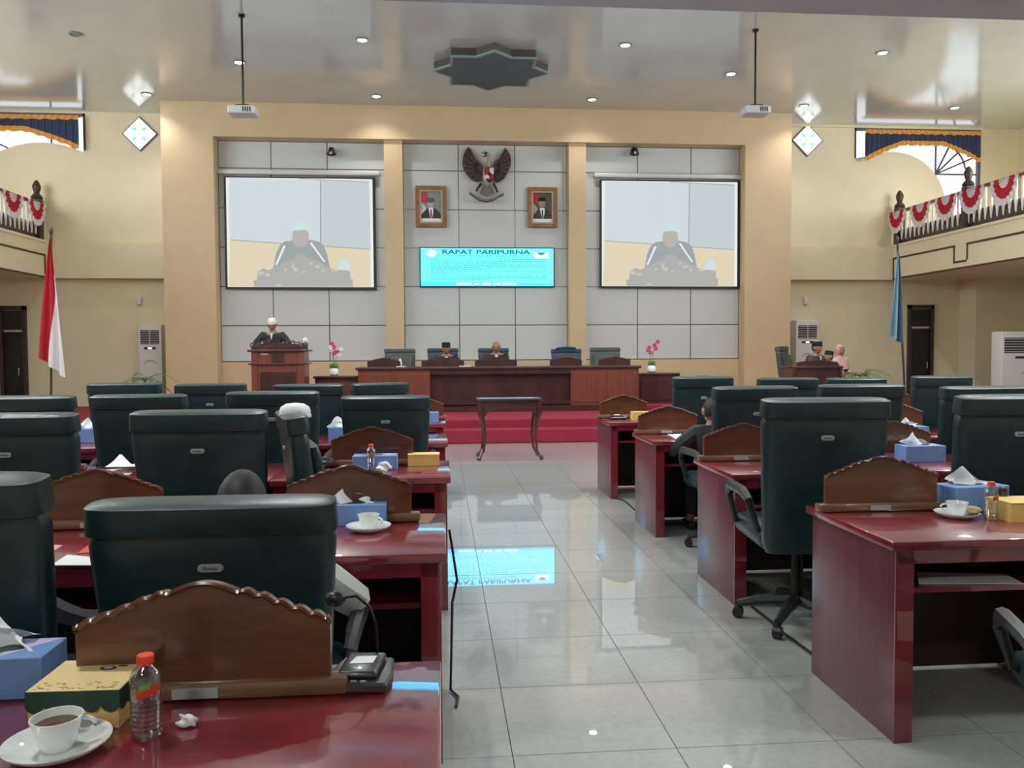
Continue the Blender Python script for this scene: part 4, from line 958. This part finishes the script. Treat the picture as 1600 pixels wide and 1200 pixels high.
# ------------------------------------------------------------------ people
def skin(verts, edges, radii, sub=1, root=0):
    me = bpy.data.meshes.new('s'); me.from_pydata(verts, edges, []); o = bpy.data.objects.new('s', me); COL.objects.link(o)
    md = o.modifiers.new('k', 'SKIN'); o.modifiers.new('u', 'SUBSURF').levels = sub
    for i, r in enumerate(radii):
        q = me.skin_vertices[0].data[i]; q.radius = (r, r) if not isinstance(r, tuple) else r; q.use_root = (i == root)
    md.use_smooth_shade = True; bpy.context.view_layer.update()
    m2 = bpy.data.meshes.new_from_object(o.evaluated_get(bpy.context.evaluated_depsgraph_get())); bpy.data.objects.remove(o); return m2
def headmesh(m, c, sc=1.0, tilt=0):
    b = bmesh.new(); bmesh.ops.create_uvsphere(b, u_segments=24, v_segments=18, radius=1)
    for v in b.verts:
        x, y, z_ = v.co; jaw = 1-.28*max(0, -z_)**1.3
        X, Yv, Z = x*.078*jaw, y*.098*(1-.12*max(0, -z_)), z_*.122
        if y > .5:
            nose = math.exp(-((x/.14)**2))*math.exp(-(((z_+.18)/.2)**2)); Yv += .026*nose
            eye = math.exp(-(((abs(x)-.36)/.16)**2))*math.exp(-(((z_-.03)/.10)**2)); Yv -= .010*eye
            Yv += .006*math.exp(-((x/.3)**2))*math.exp(-(((z_+.52)/.07)**2)) + .006*math.exp(-((x/.3)**2))*math.exp(-(((z_+.82)/.15)**2))
        if abs(x) > .93 and abs(z_) < .28 and abs(y) < .3: X *= 1.18; Yv -= .008
        v.co = (X, Yv, Z)
    b.transform(Matrix.Translation(c) @ Matrix.Rotation(tilt, 4, 'X') @ Matrix.Scale(sc, 4)); me = bpy.data.meshes.new('h'); b.to_mesh(me); b.free(); m.bm.from_mesh(me); bpy.data.meshes.remove(me)
def person(label, loc, rz, pose, top, hat=None, stand=False, sc=1.0, tilt=-.15, elbowsL=None, elbowsR=None, wristL=None, wristR=None, hx=0, lean=.0, trous=None, hijab=False, sq=1.0):
    t = thing('person', label, 'person', loc, rz, None, (sc, sc, sc))
    V = Vector; hip = .92 if stand else (.52 if sq == 1 else .50)
    pel = V((0, 0, hip)); sp1 = V((hx*.3, lean*.3, hip+.2*sq)); ch = V((hx*.6, lean*.7, hip+.40*sq)); nk = V((hx*.85, lean, hip+.53*sq)); hd = V((hx, lean+.03, hip+.53*sq+.085*min(1, sq+.05)))
    sL, sR = V((-.18+hx*.8, lean*.9, hip+.47*sq)), V((.18+hx*.8, lean*.9, hip+.47*sq))
    eL = V(elbowsL or (-.27, lean+.10, hip+.24)); eR = V(elbowsR or (.27, lean+.10, hip+.24)); wL = V(wristL or (-.16, lean+.32, hip+.28)); wR = V(wristR or (.16, lean+.32, hip+.28))
    if stand: kL, kR, aL, aR = V((-.1, .02, .5)), V((.1, .02, .5)), V((-.1, 0, .09)), V((.1, 0, .09))
    else: kL, kR, aL, aR = V((-.12, .42, .50)), V((.12, .42, .50)), V((-.12, .44, .09)), V((.12, .44, .09))
    hl, hr = V((-.09, .02, hip-.03)), V((.09, .02, hip-.03)); tL, tR = aL+V((0, .15, -.05)), aR+V((0, .15, -.05))
    vs = [pel, sp1, ch, nk, hd, sL, eL, wL, sR, eR, wR, hl, kL, aL, tL, hr, kR, aR, tR]
    ed = [(0, 1), (1, 2), (2, 3), (3, 4), (2, 5), (5, 6), (6, 7), (2, 8), (8, 9), (9, 10), (0, 11), (11, 12), (12, 13), (13, 14), (0, 15), (15, 16), (16, 17), (17, 18)]
    rad = [.12, .115, .12, .064, .056, .06, .042, .028, .06, .042, .028, .085, .058, .04, .03, .085, .058, .04, .03]
    body = M(); me = skin(vs, ed, rad); body.bm.from_mesh(me); headmesh(body, hd+V((0, .012, .05)), 1, tilt)
    for s, w, e in ((-1, wL, eL), (1, wR, eR)):   # hands with five fingers
        d = (w-e).normalized(); side = V((-s, 0, 0)); dn = V((0, 0, -1))
        side = (side-d*side.dot(d)).normalized(); palm = w+d*.05
        hv = [w, palm, palm+d*.03]; he = [(0, 1), (1, 2)]; hr_ = [.024, (.034, .016), (.036, .014)]
        hm = skin(hv, he, hr_); body.bm.from_mesh(hm)
        for k in range(4):
            b0 = palm+d*.035+side*(.027-.018*k); L = (.062, .07, .066, .05)[k]
            fm = skin([b0-d*.02, b0+d*L*.45+dn*.004, b0+d*L*.75+dn*.016, b0+d*L*.9+dn*.03], [(0, 1), (1, 2), (2, 3)], [.009, .0085, .008, .007]); body.bm.from_mesh(fm)
        b0 = palm+side*.02-d*.02; tm = skin([b0, b0+side*.025+d*.02, b0+side*.035+d*.045+dn*.01], [(0, 1), (1, 2)], [.011, .010, .008]); body.bm.from_mesh(tm)
    bo = body.out('body', m_skin, t)
    for s in (-1, 1): M().ball(hd+V((s*.029, .012+.088+.05*tilt*0, .055)), (.011, .008, .007), 8, 6).xf(Matrix.Translation(hd+V((0, .012, .05))) @ Matrix.Rotation(tilt, 4, 'X') @ Matrix.Translation(-(hd+V((0, .012, .05))))).out('eye', m_hair, t)
    M().ball(hd+V((0, .012+.082, -.015)), (.022, .008, .006), 8, 6).xf(Matrix.Translation(hd+V((0, .012, .05))) @ Matrix.Rotation(tilt, 4, 'X') @ Matrix.Translation(-(hd+V((0, .012, .05))))).out('mouth', m_lip, t)
    # jacket and trousers
    jv = [pel+V((0, 0, -.04)), sp1, ch, nk-V((0, 0, .05)), sL, eL, eL+(wL-eL)*.92, sR, eR, eR+(wR-eR)*.92]
    jm = skin(jv, [(0, 1), (1, 2), (2, 3), (2, 4), (4, 5), (5, 6), (2, 7), (7, 8), (8, 9)], [.155, .145, .15, .08, .085, .062, .045, .085, .062, .045]); J = M(); J.bm.from_mesh(jm); J.out('jacket', top, t)
    tv = [pel, hl, kL, aL+V((0, 0, .03)), hr, kR, aR+V((0, 0, .03))]
    tm = skin(tv, [(0, 1), (1, 2), (2, 3), (0, 4), (4, 5), (5, 6)], [.13, .10, .075, .06, .10, .075, .06]); T_ = M(); T_.bm.from_mesh(tm); T_.out('trousers', trous or m_trous, t)
    for a in (aL, aR): M().box(a.x-.045, a.x+.045, a.y-.08, a.y+.19, 0 if not stand else 0, .075, .03, 3).out('shoe', m_black, t)
    H = Matrix.Translation(hd+V((0, .012, .05))) @ Matrix.Rotation(tilt, 4, 'X')
    if top in (m_suit, m_suitg): M().prism([(-.035, .0), (.035, .0), (0, -.14)], .095, .10).xf(Matrix.Translation(nk+V((0, .03, -.02)))).out('shirt_front', m_shirt, t, False)
    if hat == 'peci': M().lathe([(.088, .035), (.092, .04), (.088, .12), (.082, .128), (0, .122)], n=24, sx=.95, sy=1.15).xf(H).out('cap', m_peci, t, label='black oval cap')
    elif hat == 'white': M().lathe([(.088, .03), (.092, .035), (.090, .085), (.07, .118), (.035, .132), (0, .136)], n=24, sx=.95, sy=1.12).xf(H).out('cap', m_wcap, t, label='white round cap')
    if hat == 'peci' or hat == 'white' or hat == 'hair':
        m = M().ball((0, -.012, .012), (.083, .100, .118), 20, 12)
        for v in list(m.bm.verts):
            if v.co.y > .045 or v.co.z < -.05: m.bm.verts.remove(v)
        m.xf(H).out('hair', m_hair, t)
    if hijab:
        m = M().ball((0, -.012, .005), (.095, .112, .135), 24, 16)
        for v in list(m.bm.verts):
            if v.co.y > .06 and abs(v.co.x) < .062 and -.09 < v.co.z < .07: m.bm.verts.remove(v)
        m.xf(H); m.lathe([(.075, -.07), (.12, -.14), (.20, -.24), (.23, -.36), (.0, -.36)], tuple(hd+V((0, .0, .02))), 20, 1, .85); m.out('headscarf', m_hijab, t, label='pink headscarf over head and shoulders')
    return t
def sit(px, top, Y, base, rz, label, topm, H=1.32, **k):
    v = atY(px, top, Y); s = (v.z-base)/H; return person(label, (v.x, Y, base), rz, None, topm, sc=s, **k)
v = atY(427, 500, 15.2)
person('speaker in a white cap and dark jacket behind the podium, looking down', (v.x, 15.2, .45), PI, None, m_suit, 'white', True, (v.z-.45)/1.68, -.35, lean=.08, elbowsL=(-.34, .12, 1.2), elbowsR=(.34, .12, 1.2), wristL=(-.2, .32, 1.22), wristR=(.2, .32, 1.22))
sit(697, 534, 16.1, .45, PI, 'seated man in a black cap and dark suit at the leaders bench', m_suit, 1.22, hat='peci', tilt=-.1, sq=.85)
sit(775, 535, 16.1, .45, PI, 'seated bald man in dark clothes at the leaders bench', m_suit, 1.17, tilt=-.1, sq=.85)
sit(1274, 530, 14.75, .36, PI+.5, 'man in a black cap seated at the right side desk', m_suitg, 1.36, hat='peci', tilt=0)
sit(1297, 545, 14.2, .36, PI-1.2, 'person in a dark cap bent forward at the right side desk', m_suit, 1.36, hat='peci', tilt=.2)
sit(1310, 536, 15.25, .36, PI+.3, 'woman in a pink headscarf seated right of the capped men', m_shirt, 1.35, hijab=True, tilt=0, wristL=(-.06, .26, .72), wristR=(.06, .26, .72), elbowsL=(-.22, .05, .74), elbowsR=(.22, .05, .74))
sit(361, 740, 2.52, 0, 0, 'person in a pale shirt slumped in the foreground chair, elbow out to the right', m_shirt, 1.16, hat='hair', tilt=-.3, sq=.76, lean=.1, elbowsR=(.41, .0, .72), wristR=(.28, .28, .74))
sit(-70, 800, 2.5, 0, 0, 'person in dark sleeves in the chair at the left edge', m_suit, 1.31, hat='hair', tilt=0, elbowsR=(.42, .05, .84), wristR=(.62, .28, .80))
sit(1122, 622, 6.15, 0, .0, 'person in a black jacket leaning left of the third-row right chair', m_suit, 1.31, hat='hair', tilt=0, hx=-.05, elbowsL=(-.42, .10, .80), wristL=(-.30, .32, .78))
sit(1102, 581, 8.0, 0, 0, 'person whose black cap shows above the farthest right aisle chair', m_suit, 1.36, hat='peci', tilt=0)
# blue valance strip hanging from the soffit edge
a = atZ(1545, 26, 3.04)
o = M().grid(lambda u_, v: (2.62+2.2*u_, 3.83+.01*math.sin(u_*120), 3.04+.24*v), 90, 2).out('blue_bunting_cloth', mat('royal_blue_cloth', (.02, .05, .25), .6)); tag(o, 'royal blue cloth strip along the near soffit edge, top right', 'cloth')
